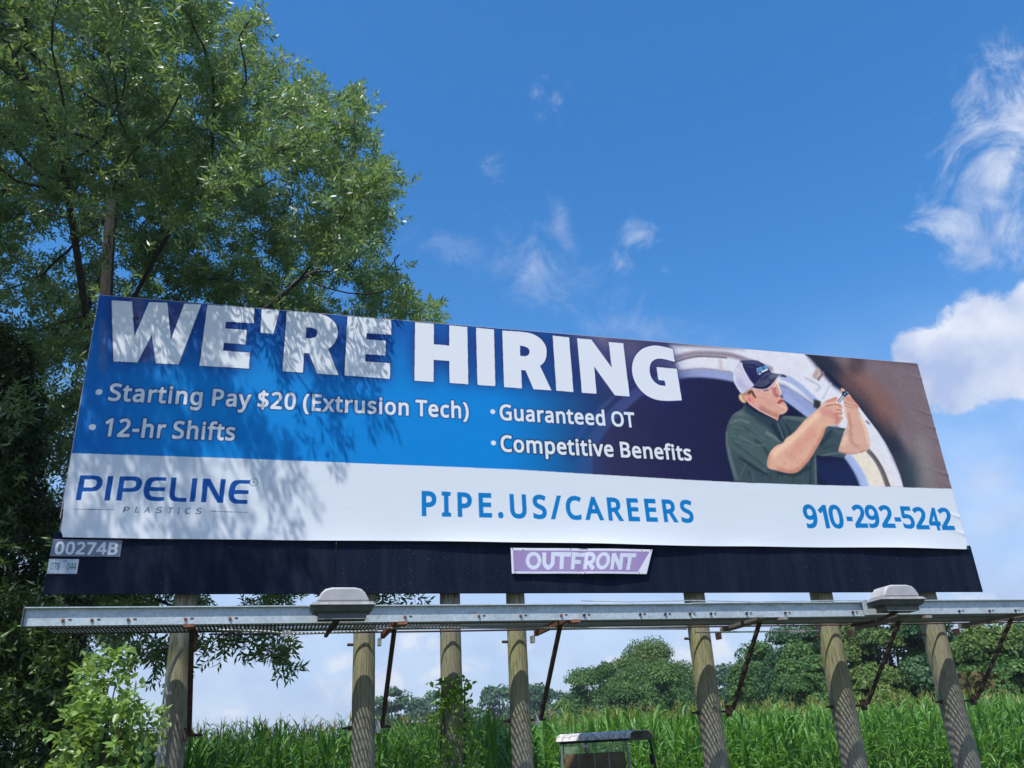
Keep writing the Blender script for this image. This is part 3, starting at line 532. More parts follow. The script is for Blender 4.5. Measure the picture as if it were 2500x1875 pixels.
        C.paint([ribbon(q_, (.022, .006))], c_, blur=.007, alpha=.55); C.paint([ribbon(q_ + [0, -.018], (.02, .006))], (44, 58, 66), blur=.009, alpha=.45); C.clip = old_
    # buttons and placket
    shade(C.mask([zm(shirt)]) * keep, [([(905, 790), (935, 860), (960, 930)], .02, (150, 160, 166), .008, .6), ([(860, 790), (900, 870), (940, 950)], .07, (34, 48, 64), .02, .7)])
    # neck and face (N zoom)
    zn = lambda p: uvp('N', p)
    m = fig([(470, 1050), (560, 1010), (640, 960), (650, 830), (760, 800), (1000, 830), (1150, 760), (1290, 600), (1330, 700), (1370, 830), (1400, 900), (1400, 960), (1375, 1010), (1400, 1060), (1460, 1100), (1450, 1150), (1500, 1190), (1555, 1290), (1570, 1350), (1530, 1420), (1440, 1480), (1360, 1500), (1330, 1600), (1300, 1645), (1240, 1600), (1100, 1530), (900, 1430), (740, 1330), (580, 1210), (490, 1100)], (216, 168, 152), z='N')
    shade(m, [([(700, 820), (740, 1000), (760, 1100)], .03, (232, 188, 180), .03, .7), ([(860, 1290), (1000, 1400), (1150, 1480), (1330, 1520)], .11, (178, 120, 110), .03, .75), ([(580, 1210), (800, 1370), (1050, 1490), (1250, 1590)], .03, (238, 200, 190), .015, .8),
              ([(900, 1080), (1050, 1180), (1180, 1250)], .16, (216, 154, 144), .04, .5), ([(1290, 620), (1340, 760), (1400, 900), (1420, 1060)], .05, (250, 232, 222), .015, .8), ([(1240, 800), (1230, 900), (1260, 1000), (1330, 990)], .07, (172, 100, 108), .02, .8),
              ([(1330, 1200), (1400, 1270), (1520, 1330)], .05, (238, 196, 176), .02, .8), ([(1330, 1380), (1450, 1440), (1540, 1380)], .05, (226, 178, 164), .02, .7), ([(1320, 1215), (1380, 1150), (1450, 1130)], .045, (150, 62, 72), .01, .9), ([(1330, 1220), (1400, 1215), (1450, 1180)], .015, (224, 130, 130), .006, .8),
              ([(1270, 1010), (1330, 1030)], .014, (120, 56, 62), .006, .8), ([(700, 800), (900, 840), (1100, 820), (1200, 740)], .06, (170, 118, 128), .02, .7), ([(960, 890), (1010, 880), (1060, 860)], .022, (96, 54, 70), .006, .9), ([(880, 905), (950, 915), (1040, 905)], .01, (240, 226, 226), .004, .7),
              ([(760, 900), (900, 1000), (1050, 1040), (1180, 990)], .008, (232, 196, 196), .004, .7), ([(1110, 800), (1120, 900), (1100, 960)], .012, (238, 210, 210), .005, .7), ([(1160, 790), (1240, 760), (1300, 640)], .014, (252, 242, 238), .006, .8)], 'N')
    fig([(480, 1040), (560, 1000), (660, 1010), (730, 1090), (745, 1170), (700, 1225), (620, 1200), (540, 1140)], (226, 154, 150), z='N')
    shade(C.mask([zn([(480, 1040), (560, 1000), (660, 1010), (730, 1090), (745, 1170), (700, 1225), (620, 1200), (540, 1140)])]) * keep,
          [([(600, 1050), (590, 1110), (640, 1150)], .02, (170, 84, 78), .006, .7), ([(640, 1040), (700, 1080), (720, 1130)], .03, (232, 150, 120), .01, .7)], 'N')
    m = fig([(420, 980), (520, 900), (640, 820), (700, 900), (770, 1060), (760, 1100), (700, 1040), (620, 1000), (540, 1000), (480, 1040), (520, 1160), (500, 1200), (420, 1190), (350, 1120), (320, 1040), (350, 960)], (206, 168, 132), z='N', smooth=False)
    shade(m, [([(560, 960), (650, 900), (700, 980), (760, 1070)], .05, (92, 50, 62), .01, .9), ([(440, 990), (540, 960), (620, 980)], .02, (140, 90, 76), .008, .7), ([(350, 1000), (400, 1100), (470, 1180)], .04, (236, 206, 170), .012, .7), ([(430, 1010), (450, 1100), (500, 1180)], .02, (160, 116, 88), .008, .6)], 'N')
    m = fig([(350, 150), (300, 210), (230, 330), (190, 460), (190, 560), (220, 700), (290, 820), (380, 950), (420, 975), (520, 900), (660, 810), (715, 745), (600, 620), (500, 450), (430, 300), (400, 160)], (202, 198, 222), z='N', smooth=False)
    shade(m, [([(380, 160), (440, 330), (560, 560), (710, 740)], .02, (240, 240, 250), .005, .9), ([(200, 420), (240, 720), (400, 960)], .04, (226, 228, 246), .015, .7), ([(330, 600), (430, 760), (560, 840)], .12, (178, 174, 210), .04, .7), ([(300, 300), (330, 450)], .1, (222, 216, 222), .04, .6)], 'N')
    m = fig([(345, 150), (400, 125), (520, 120), (680, 112), (820, 130), (960, 215), (1060, 310), (1140, 410), (1180, 440), (1060, 450), (900, 560), (730, 740), (715, 745), (600, 590), (500, 430), (430, 280), (405, 165), (355, 165)], (46, 46, 92), z='N', smooth=False)
    shade(m, [([(440, 170), (600, 150), (760, 170), (900, 230)], .12, (84, 88, 124), .03, .7), ([(480, 200), (600, 240), (760, 230)], .015, (30, 30, 60), .006, .8), ([(560, 270), (700, 300)], .02, (100, 104, 136), .01, .6), ([(410, 170), (440, 290), (510, 430), (720, 735)], .008, (190, 190, 210), .003, .8), ([(730, 735), (900, 570), (1060, 440), (1170, 430)], .01, (120, 118, 160), .004, .8), ([(600, 560), (700, 640), (760, 640)], .08, (36, 34, 84), .03, .7)], 'N')
    m = fig([(720, 745), (820, 640), (900, 560), (1060, 455), (1180, 440), (1300, 460), (1400, 470), (1480, 475), (1545, 530), (1500, 545), (1380, 520), (1290, 580), (1220, 680), (1130, 770), (1040, 840), (920, 855), (800, 845), (665, 812)], (58, 60, 90), z='N', smooth=False)
    shade(m, [([(1100, 560), (1230, 500), (1380, 470)], .08, (110, 118, 136), .02, .8)] + [([(740 + 18 * k, 740 - 24 * k), (880 + 8 * k, 768 - 28 * k), (1010, 745 - 26 * k), (1100 - 4 * k, 670 - 20 * k)], .005, (150, 150, 176), .002, .8) for k in range(6)]
          + [([(690, 800), (860, 820), (1020, 800), (1130, 730)], .035, (22, 22, 46), .008, .9)], 'N')
    C.paint([ribbon(smooth_open(zn([(665, 812), (800, 846), (930, 856), (1040, 838), (1140, 765), (1230, 665), (1300, 560), (1390, 495), (1480, 482), (1540, 525)])), .015)], (238, 222, 234), blur=.003)
    C.paint([ribbon(smooth_open(zn([(1390, 512), (1460, 502), (1525, 535)])), .03)], (40, 42, 58), blur=.004)
    # cap lettering
    a, b = zn([(800, 465)])[0], zn([(1060, 325)])[0]
    C.paint(text_shapes('PIPELINE', a, b, .105, bold=.06, h2=.075), (120, 196, 240))
    C.paint([ribbon(zn([(830, 480), (895, 440)]), .016), ribbon(zn([(905, 415), (1060, 345)]), .026)], (236, 240, 250))
    # near arm and fist
    m = fig([(820, 1190), (818, 1110), (846, 1040), (900, 990), (955, 968), (985, 925), (1060, 870), (1150, 765), (1240, 690), (1290, 640), (1330, 600), (1385, 570), (1440, 553), (1444, 590), (1425, 606), (1475, 618), (1492, 650), (1480, 668), (1497, 700), (1482, 722), (1494, 745), (1470, 790), (1440, 812), (1352, 822), (1320, 900), (1262, 1010), (1200, 1110), (1140, 1182), (1080, 1232), (1000, 1240), (900, 1216)], SK)
    shade(m, [([(860, 1080), (960, 1000), (1080, 900), (1200, 780), (1280, 700)], .10, (242, 206, 180), .04, .8), ([(900, 1200), (1040, 1230), (1160, 1150), (1260, 1000), (1340, 840)], .07, (194, 124, 108), .03, .75), ([(1000, 1100), (1120, 980), (1240, 850)], .16, (216, 150, 136), .06, .6),
              ([(1300, 690), (1380, 700), (1440, 760)], .16, (206, 144, 140), .04, .7), ([(1340, 640), (1420, 622), (1480, 640)], .014, (120, 62, 66), .004, .8), ([(1430, 670), (1490, 672)], .012, (130, 66, 66), .004, .8), ([(1440, 705), (1495, 705)], .012, (130, 70, 70), .004, .7), ([(1450, 750), (1492, 748)], .012, (140, 76, 74), .004, .7),
              ([(1340, 600), (1400, 580), (1440, 565)], .03, (190, 124, 124), .01, .7), ([(1290, 650), (1350, 615), (1430, 612)], .02, (240, 204, 192), .008, .7), ([(835, 1080), (830, 1190)], .03, (200, 140, 116), .015, .6), ([(1430, 700), (1450, 760), (1430, 800)], .06, (176, 110, 104), .02, .5)])
    for (x, y) in [(965, 1137), (978, 1150), (1092, 1128), (1122, 1122), (1090, 1155), (1130, 1148), (970, 1160)]:
        C.paint([ribbon(zm([(x - 4, y), (x + 4, y)]), .012)], (130, 76, 70), alpha=.8)
    # tool
    zk = lambda p: uvp('K', p)
    C.paint([ribbon(zk([(620, 730), (790, 520)]), .05)], (60, 66, 84)); C.paint([ribbon(zk([(632, 722), (792, 528)]), .02)], (236, 240, 250))
    C.paint([ribbon(zk([(770, 510), (930, 380)]), .085)], (40, 62, 88)); C.paint([ribbon(zk([(800, 480), (870, 430)]), .025)], (90, 150, 180))
    C.paint([ribbon(zk([(750, 400), (790, 400)]), .03)], (20, 20, 30)); C.paint([ribbon(zk([(880, 390), (950, 420)]), .012)], (240, 240, 250))
    # grain and soft mottling of the enlarged photograph
    C.clip = None; soft_ = box_blur(C.img, 1); pm_ = (pic * sm(8.2, 9.2, X) * .85)[..., None]; C.img = C.img * (1 - pm_) + soft_ * pm_; C.img += (C.img - .48) * .12 * pm_
    rg = np.random.RandomState(9); g1 = rg.randn(*X.shape)
    ph = pic * sm(8.2, 9.2, X)
    g = box_blur(g1, 1) * 2.2 + box_blur(rg.randn(*X.shape), 4) * 10 + box_blur(rg.randn(*X.shape), 14) * 22
    C.img *= (1 + (ph * np.clip(g, -2.2, 2.2) * (.034 - .020 * np.clip(C.img.mean(2) * 1.3, 0, 1))))[..., None]
    # headline
    za = lambda p: uvp('A', p); zb = lambda p: uvp('B', p)
    HEAD = [za([(97, 104), (242, 112), (258, 362), (362, 116), (492, 120), (516, 386), (612, 126), (732, 132), (572, 558), (410, 550), (382, 346), (280, 544), (110, 536)]),
            za([(776, 134), (1110, 160), (1104, 266), (908, 254), (902, 302), (1054, 314), (1047, 415), (892, 404), (887, 460), (1078, 475), (1070, 588), (720, 566)]),
            za([(1162, 166), (1288, 174), (1244, 340), (1152, 333)]),
            za([(1770, 216), (2080, 242), (2080, 347), (1904, 336), (1902, 380), (2041, 390), (2040, 494), (1896, 484), (1896, 536), (2072, 548), (2070, 660), (1748, 636)]),
            zb([(98, 86), (234, 97), (234, 246), (347, 256), (347, 108), (478, 120), (485, 538), (349, 528), (347, 368), (233, 360), (232, 520), (93, 511)]),
            zb([(542, 126), (672, 138), (682, 552), (552, 542)]),
            zb([(1100, 183), (1219, 196), (1251, 594), (1127, 584)]),
            zb([(1278, 202), (1382, 212), (1530, 416), (1508, 230), (1614, 239), (1660, 626), (1553, 618), (1402, 408), (1419, 606), (1313, 599)])]
    def arcpts(p): return smooth_open(p, 5)
    R1 = np.vstack([za([(1340, 180)]), arcpts(za([(1470, 188), (1560, 196), (1640, 225), (1690, 280), (1698, 345), (1675, 410), (1632, 448)])), za([(1706, 634), (1556, 624), (1496, 478), (1462, 476), (1454, 616), (1308, 606)])])
    R1h = np.vstack([za([(1477, 294)]), arcpts(za([(1510, 296), (1545, 308), (1556, 332), (1546, 360), (1510, 373)])), za([(1472, 370)])])
    R2 = np.vstack([zb([(733, 146)]), arcpts(zb([(860, 154), (945, 168), (1010, 205), (1050, 262), (1054, 325), (1040, 372), (1008, 405)])), zb([(1091, 582), (960, 573), (902, 436), (870, 434), (876, 568), (746, 558)])])
    R2h = np.vstack([zb([(861, 256)]), arcpts(zb([(890, 260), (920, 274), (932, 298), (924, 322), (902, 334)])), zb([(863, 330)])])
    Gs = np.vstack([arcpts(zb([(1975, 280), (1900, 262), (1830, 256), (1750, 282), (1695, 345), (1678, 430), (1700, 520), (1760, 600), (1840, 645), (1930, 658), (2040, 654)])), zb([(2004, 425), (1856, 412), (1870, 506), (1916, 511), (1923, 550)]),
                    arcpts(zb([(1923, 550), (1870, 540), (1825, 500), (1806, 440), (1815, 385), (1850, 355), (1900, 352), (1990, 374)]))])
    def orient(p, sgn):
        a = np.sum(p[:, 0] * np.roll(p[:, 1], -1) - np.roll(p[:, 0], -1) * p[:, 1])
        return p if a * sgn > 0 else p[::-1]
    head = [orient(p, 1) for p in HEAD + [R1, R2, Gs]] + [orient(R1h, -1), orient(R2h, -1)]
    hm = C.mask(head)
    halo = np.clip(box_blur(hm, int(.13 / C.px)) * 1.25, 0, 1)
    C.paint(None, (30, 40, 110), m=halo * .75 * pic)
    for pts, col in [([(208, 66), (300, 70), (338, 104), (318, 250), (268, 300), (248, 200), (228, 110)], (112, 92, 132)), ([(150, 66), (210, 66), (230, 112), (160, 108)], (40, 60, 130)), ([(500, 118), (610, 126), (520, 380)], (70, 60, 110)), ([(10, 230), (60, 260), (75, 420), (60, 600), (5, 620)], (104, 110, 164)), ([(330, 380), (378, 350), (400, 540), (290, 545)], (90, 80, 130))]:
        C.paint([za(pts)], col, blur=.04, alpha=.62)  # lavender patches by the W: sunlit spots in tree shade, painted into the print
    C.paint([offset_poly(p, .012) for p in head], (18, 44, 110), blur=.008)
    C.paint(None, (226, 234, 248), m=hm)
    C.paint([smooth_closed(za([(248, 230), (270, 218), (288, 228), (282, 246), (268, 246), (264, 268), (254, 262)]))], (30, 34, 70))
    # bullet lines
    def line(text, z1, p1, z2_, p2, hpx1, hpx2, bold, col, dark=None, **k):
        a = uvp(z1, [p1, (p1[0], p1[1] - hpx1)]); b = uvp(z2_, [p2, (p2[0], p2[1] - hpx2)])
        ps = text_shapes(text, a[0], b[0], a[1, 1] - a[0, 1], bold=bold, h2=b[1, 1] - b[0, 1], **k)
        if dark is not None: C.paint([offset_poly(p, .014) for p in ps], dark, blur=.01, alpha=.85)
        C.paint(ps, col)
    wh = (226, 234, 248); dk = (10, 50, 110)
    line('Starting Pay $20 (Extrusion Tech)', '1', (468, 581), '1', (2024, 659), 70, 65, .042, wh, dk, track=.08)
    line('12-hr Shifts', '1', (447, 735), '1', (1014, 754), 74, 70, .042, wh, dk, track=.07)
    line('Guaranteed OT', '2', (118, 469), '2', (680, 500), 61, 57, .042, wh, dk, track=.06)
    line('Competitive Benefits', '2', (122, 600), '2', (915, 638), 64, 58, .042, wh, (16, 18, 44), track=.06)
    for z, x, y, r in [('1', 429, 547, .045), ('1', 401, 698, .045), ('1', 2127, 631, .04), ('1', 2130, 766, .04)]:
        c = uvp(z, [(x, y)])[0]; an = np.linspace(0, 2 * math.pi, 20)[:-1]
        C.paint([c + r * np.stack([np.cos(an), np.sin(an)], 1)], wh)
    blue = (0, 124, 200)
    line('PIPE.US/CAREERS', '1', (1820, 1077), '2', (924, 893), 99, 84, .055, blue, track=.24)
    # phone number: the digits follow the sag of the sheet
    for ch, x0, x1, y0, y1, h0 in [('9', 683, 800, 627, 629, 172), ('1', 806, 888, 630, 631, 172), ('0', 892, 1012, 631, 632, 172), ('-', 1030, 1086, 628, 628, 170), ('2', 1088, 1200, 628, 628, 170), ('9', 1192, 1306, 627, 628, 168), ('2', 1308, 1424, 629, 630, 167), ('-', 1424, 1482, 630, 632, 166),
                               ('5', 1484, 1590, 633, 636, 164), ('2', 1586, 1702, 640, 642, 164), ('4', 1702, 1804, 648, 649, 166), ('2', 1796, 1909, 646, 647, 164)]:
        line(ch, 'G', (x0 + 3, y0), 'G', (x1 - 3, y1), h0, h0, .055, blue)
    # company mark
    lm = (10, 84, 170)
    zc = lambda p: uvp('C', p)
    def seg(pts, hole=None, col=lm, arcs=False):
        C.paint([offset_poly(orient(p_, 1) if i_ == 0 else orient(p_, -1), .012) for i_, p_ in enumerate([pts] + ([hole] if hole is not None else []))], (228, 240, 255), blur=.005)
        C.paint([orient(pts, 1)] + ([orient(hole, -1)] if hole is not None else []), col)
    seg(np.vstack([zc([(240, 178)]), arcpts(zc([(370, 178), (440, 190), (475, 232), (462, 295), (420, 336), (360, 348)])), zc([(268, 347), (252, 438), (193, 437)])]),
        np.vstack([zc([(290, 222)]), arcpts(zc([(370, 222), (405, 232), (412, 260), (398, 290), (360, 304)])), zc([(278, 304)])]))
    seg(zc([(530, 186), (588, 186), (548, 442), (490, 442)]))
    seg(np.vstack([zc([(654, 188)]), arcpts(zc([(780, 190), (850, 198), (884, 240), (872, 302), (830, 342), (770, 352)])), zc([(684, 352), (670, 442), (610, 440)])]),
        np.vstack([zc([(702, 234)]), arcpts(zc([(780, 234), (814, 243), (820, 268), (808, 296), (770, 310)])), zc([(690, 310)])]))
    def eshape(dx, dy, k=1.0):
        P = lambda l: zc([(dx + x * k, dy + y) for x, y in l])
        outer = P([(240, 2), (120, 0), (60, 10), (25, 45), (4, 110), (0, 165), (18, 215), (60, 244), (120, 250), (210, 250)])
        inner = P([(216, 208), (130, 206), (85, 200), (66, 178), (62, 148)])
        seg(np.vstack([arcpts(outer), inner, P([(222, 148), (228, 106), (74, 104)]), arcpts(P([(74, 104), (90, 60), (120, 42), (170, 40)])), P([(236, 42)])]))
    eshape(898, 196); eshape(1778, 226, .93)
    seg(np.vstack([zc([(1184, 200), (1242, 200), (1222, 370)]), arcpts(zc([(1222, 370), (1228, 398), (1256, 410)])), zc([(1346, 412), (1340, 456)]), arcpts(zc([(1340, 456), (1240, 452), (1190, 440), (1168, 410), (1166, 370)]))]))
    seg(zc([(1404, 208), (1460, 208), (1430, 454), (1376, 454)]))
    seg(zc([(1514, 210), (1590, 212), (1682, 390), (1696, 216), (1752, 218), (1722, 466), (1664, 466), (1566, 290), (1548, 460), (1492, 458)]))
    C.paint([ribbon(zc([(175, 528), (588, 534)]), .008), ribbon(zc([(1590, 549), (1972, 563)]), .008)], (70, 90, 120))
    gr = (88, 106, 136)
    for ch, x0, x1, yb in [('P', 682, 746, 562), ('L', 806, 848, 562), ('A', 900, 964, 564), ('S', 1022, 1082, 566), ('T', 1142, 1196, 570), ('I', 1250, 1266, 572), ('C', 1322, 1378, 574), ('S', 1436, 1494, 577)]:
        line(ch, 'C', (x0, yb), 'C', (x1, yb + 1), 58, 58, .03, gr, shear=.1)
    an = np.linspace(0, 2 * math.pi, 30)[:-1]; c = zc([(2040, 251)])[0]
    circ = np.stack([np.cos(an), np.sin(an)], 1)
    C.paint([c + .058 * circ, (c + .048 * circ)[::-1]], gr)
    line('R', 'C', (2028, 264), 'C', (2054, 265), 28, 28, .03, gr)
    # torn lower right corner where the sheet under it shows green
    C.paint([uvp('G', [(1992, 812), (1996, 786), (2012, 764), (2060, 750), (2060, 830)])], (28, 92, 62))
    # faint print noise and scuffs, part of the sheet's own wear
    rng = np.random.RandomState(3)
    for k in range(60):
        x, y = rng.rand() * W, rng.rand() * H; r = .006 + .01 * rng.rand()
        C.paint([[[x, y], [x + r, y], [x + r, y + r], [x, y + r]]], (190, 196, 214) if y > 1.2 else (170, 180, 200), alpha=.35)

WHITE_SEEN = srgb_to_lin(np.array([230, 235, 245]) / 255.)
def to_albedo(img, top=.75):
    return np.clip(srgb_to_lin(img) / WHITE_SEEN * top, 0, .9)
# ---------------------------------------------------------------- the billboard (local x along the board, y away from the camera, z up)
BO = Vector((-6.0893, 10.6206, 0))
def bw(u, y, z=0.0): return BO + BD * u - BN * y + Vector((0, 0, z))

M_ = Mat('printed_vinyl'); at = M_.n.new('ShaderNodeAttribute'); at.attribute_name = 'tint'
M_.set(Base_Color=at.outputs['Color'], Roughness=.55); M_.b.inputs['Specular IOR Level'].default_value = .12
M_.bump(M_.noise(2.2, 3, .5, (1, 1, 2.4)), .14, .02); m_vinyl = M_.m

M_ = Mat('apron_paint'); n1 = M_.noise(2.2, 6, .6); n2 = M_.noise(60, 3, .5)
c = M_.mix(M_.ramp(n1, [(.3, 0.), (.75, 1.)]), (.0028, .0070, .021), (.0055, .011, .029))
c = M_.mix(M_.ramp(M_.noise(38, 2, .6), [(.70, 0.), (.715, .5)]), c, (.25, .26, .30))
c = M_.mix(M_.ramp(M_.noise(6, 4, .6, (1, 1, .06)), [(.45, 0.), (.72, .6)]), c, (.018, .024, .042))
M_.set(Base_Color=c, Roughness=.75); M_.b.inputs['Specular IOR Level'].default_value = .10; M_.bump(n2, .25, .004); m_apron = M_.m

M_ = Mat('weathered_post_wood'); g = M_.noise(9, 8, .65, (5, 5, .30)); g2 = M_.noise(1.1, 4, .6, (1, 1, .5), w=3.); kn = M_.noise(26, 6, .65, (4, 4, .12), dist=.3)
c = M_.mix(M_.ramp(g, [(.3, 0.), (.7, 1.)]), (.21, .18, .12), (.45, .405, .27))
c = M_.mix(M_.ramp(g2, [(.45, 0.), (.65, .75)]), c, (.31, .33, .11))
oi = M_.n.new('ShaderNodeObjectInfo'); c = M_.mix(M_.ramp(oi.outputs['Random'], [(0., 0.), (1., .45)]), c, (.26, .255, .225))
hz = M_.n.new('ShaderNodeSeparateXYZ'); M_.l.new(M_.tc.outputs['Object'], hz.inputs[0])
c = M_.mix(M_.ramp(hz.outputs['Z'], [(.0, .7), (1.0, .0)]), c, (.27, .25, .225))
c = M_.mix(M_.ramp(kn, [(.55, 0.), (.60, .85)]), c, (.055, .045, .035))
M_.set(Base_Color=c, Roughness=.85); M_.bump(kn, .8, .02); m_wood = M_.m
hz2 = M_.n.new('ShaderNodeMapRange'); hz2.inputs[1].default_value = 1.2; hz2.inputs[2].default_value = 3.0; M_.l.new(hz.outputs['Z'], hz2.inputs[0])
for l_ in list(M_.l):
    if l_.from_node == hz and l_.to_node.bl_idname == 'ShaderNodeValToRGB': tgt = l_.to_socket; M_.l.remove(l_); M_.l.new(hz2.outputs[0], tgt); break

def metal(name, a, b, rough=.45, metallic=.75, scale=30, dirt=None):
    M = Mat(name); v = M.n.new('ShaderNodeTexVoronoi'); v.inputs['Scale'].default_value = scale; M.l.new(M.tc.outputs['Object'], v.inputs['Vector'])
    c = M.mix(M.ramp(v.outputs['Distance'], [(.1, 0.), (.7, 1.)]), a, b)
    c = M.mix(M.ramp(M.noise(3.5, 6, .6), [(.45, 0.), (.75, .5)]), c, tuple(x * .7 for x in a))
    if dirt: c = M.mix(M.ramp(M.noise(5, 5, .65, (1, 1, 3)), [(.56, 0.), (.72, .8)]), c, dirt)
    M.set(Base_Color=c, Roughness=rough, Metallic=metallic); M.bump(M.noise(40, 3), .12, .003); return M.m
m_galv = metal('galvanised_steel', (.40, .47, .51), (.52, .59, .63), .5, .22, 26, (.30, .29, .26))
m_galv_d = metal('dark_galvanised_steel', (.06, .07, .075), (.10, .12, .12), .6, .3, 40)
m_rust = metal('rusty_steel', (.20, .075, .045), (.30, .13, .08), .8, .1, 18, (.07, .035, .03))
m_rust_d = metal('dark_rusty_steel', (.045, .028, .026), (.085, .05, .045), .8, .2, 18, (.14, .06, .045))
m_rust_p = metal('pale_rusty_steel', (.20, .17, .15), (.30, .26, .23), .8, .1, 18, (.15, .07, .05))
m_pipe = metal('conduit_metal', (.32, .34, .34), (.45, .47, .47), .5, .4, 12)
m_lamp_top = metal('lamp_housing_grey', (.38, .375, .385), (.44, .43, .44), .5, 0, 6)
m_lamp_low = metal('lamp_tub_dark', (.060, .068, .062), (.085, .095, .088), .55, .1, 8)
m_clip = metal('bright_clip', (.6, .6, .6), (.7, .7, .7), .4, .3)
M_ = Mat('lamp_glass'); M_.set(Base_Color=(.75, .8, .8), Roughness=.12, Transmission_Weight=.8); m_glass = M_.m

bb = empty('billboard', BO, YAW)
tag(bb, 'long roadside billboard with blue and white hiring advert on seven wooden posts', 'billboard')

POSTS = [(1.65, .155), (4.07, .152), (5.31, .152), (6.30, .142), (9.29, .170), (11.66, .184), (13.76, .190)]
for i, (u, r) in enumerate(POSTS):
    rnd = np.random.RandomState(50 + i); n = 36; zs = np.linspace(-.2, 7.9, 60); V = []; F = []
    for j, z in enumerate(zs):
        for k in range(n):
            a = 2 * math.pi * k / n
            rr = (r + (.03 if i == 0 else .012) * (3 - z) / 3) * (1 + .018 * math.sin(3 * a + i + .5 * z) + .012 * math.sin(7 * a + 1.3 * z + i) + .006 * rnd.randn())
            V.append((rr * math.cos(a) + .01 * math.sin(z + i), rr * math.sin(a), z))
    for j in range(len(zs) - 1):
        for k in range(n): F.append((j * n + k, j * n + (k + 1) % n, (j + 1) * n + (k + 1) % n, (j + 1) * n + k))
    np_mesh("post", V, F, m_wood, bb, smooth=True, loc=(u, .12 + r, 0))

# backing, stringers, face edge
mb = MB()
mb.box((.005, .012, 4.45), (14.625, .05, 8.095)); mb.build('panel_backing', m_galv_d, bb)
mb = MB()
for z in (4.1, 4.9, 5.9, 6.9, 7.8): mb.box((-.02, .052, z), (14.66, .115, z + .12))
mb.build('stringer', m_wood, bb)
seams = [-.053, 3.61, 7.28, 11.0, 14.718]
for k in range(4):
    mb = MB(); mb.box((seams[k] + (.005 if k else 0), -.004 * (k % 2), 3.708), (seams[k + 1] - (.005 if k < 3 else 0), .034, 4.52))
    mb.build('apron_panel', m_apron, bb, bevel=.003)

# the printed sheet: a real sheet of vinyl, its print held by its own vertices
C_ = Canvas(14.63, 3.657, 14.63 / 4096); draw_advert(C_)
img = to_albedo(C_.img).reshape(C_.ny // 2, 2, C_.nx // 2, 2, 3).mean((1, 3))
ny, nx = img.shape[:2]
gx, gz = np.meshgrid((np.arange(nx) + .5) / nx * 14.63, (np.arange(ny) + .5) / ny * 3.657)
rs = np.random.RandomState(4)
yv = np.zeros_like(gx)
for k in range(26):                                        # slack along the lower hem and puckers along the right edge
    cx, w, a = rs.rand() * 14.6, .25 + rs.rand() * 1.1, .006 + .012 * rs.rand(); yv -= a * np.exp(-((gx - cx) / w) ** 2) * np.exp(-gz / (.10 + .2 * rs.rand()))
for k in range(8):
    cz, a = rs.rand() * 3.4, .005 + .007 * rs.rand(); yv -= a * np.exp(-((gz - cz - (14.6 - gx) * .3) / .035) ** 2) * np.exp(-(14.63 - gx) / .18)
hem = .010 * np.sin(gx * .8 + .4) + .004 * np.sin(gx * 2.3)
gz2 = gz - np.clip(1 - gz / .5, 0, 1) * (hem * .7 + .006)
V = np.stack([gx, -.03 + yv, 4.4464 + gz2], -1).reshape(-1, 3)
idx = np.arange(nx * ny).reshape(ny, nx)
F = np.stack([idx[:-1, :-1], idx[:-1, 1:], idx[1:, 1:], idx[1:, :-1]], -1).reshape(-1, 4)
fx = gx[:-1, :-1].ravel(); fz = gz[:-1, :-1].ravel()
cut = (fx * 2.2 + fz < .16) | ((fx < .02 + .012 * np.sin(fz * 9)) & (fz < .5))
np_mesh('advert_sheet', V, F[~cut], m_vinyl, bb, smooth=True, col=img.reshape(-1, 3))
mb = MB()                                                  # hem wrapped round the sheet's sides and top
mb.box((.0, -.0265, 8.099), (14.63, .05, 8.108)); mb.box((14.622, -.0262, 4.47), (14.635, .05, 8.099)); mb.box((-.006, -.0262, 4.7), (.006, .05, 8.099))
mb.build('sheet_hem', attr_mat('hem_white', .5) if False else m_lamp_top, bb)

def printed_plate(name, w, h, draw, px, loc, mat, curve=None, skew=None, label=None):
    """a thin metal plate whose print sits in its vertices"""
    C = Canvas(w, h, px); draw(C); im = np.clip(srgb_to_lin(C.img) * .85, 0, .85)
    ny, nx = im.shape[:2]; gx, gz = np.meshgrid(np.linspace(0, w, nx), np.linspace(0, h, ny))
    y = -.004 + (curve(gx / w, gz / h) if curve is not None else 0 * gx)
    if skew is not None: gx = gx - (1 - gz / h) * skew * (gx / w)
    V = np.stack([gx, y, gz], -1).reshape(-1, 3); idx = np.arange(nx * ny).reshape(ny, nx)
    F = np.stack([idx[:-1, :-1], idx[:-1, 1:], idx[1:, 1:], idx[1:, :-1]], -1).reshape(-1, 4)
    o = np_mesh(name, V, F, mat, bb, smooth=True, col=im.reshape(-1, 3), loc=loc)
    sd = o.modifiers.new('thickness', 'SOLIDIFY'); sd.thickness = .003; sd.offset = -1
    if label: o['label'] = label
    return o
m_plate = attr_mat('painted_plate', .38, (12, .15, .004))

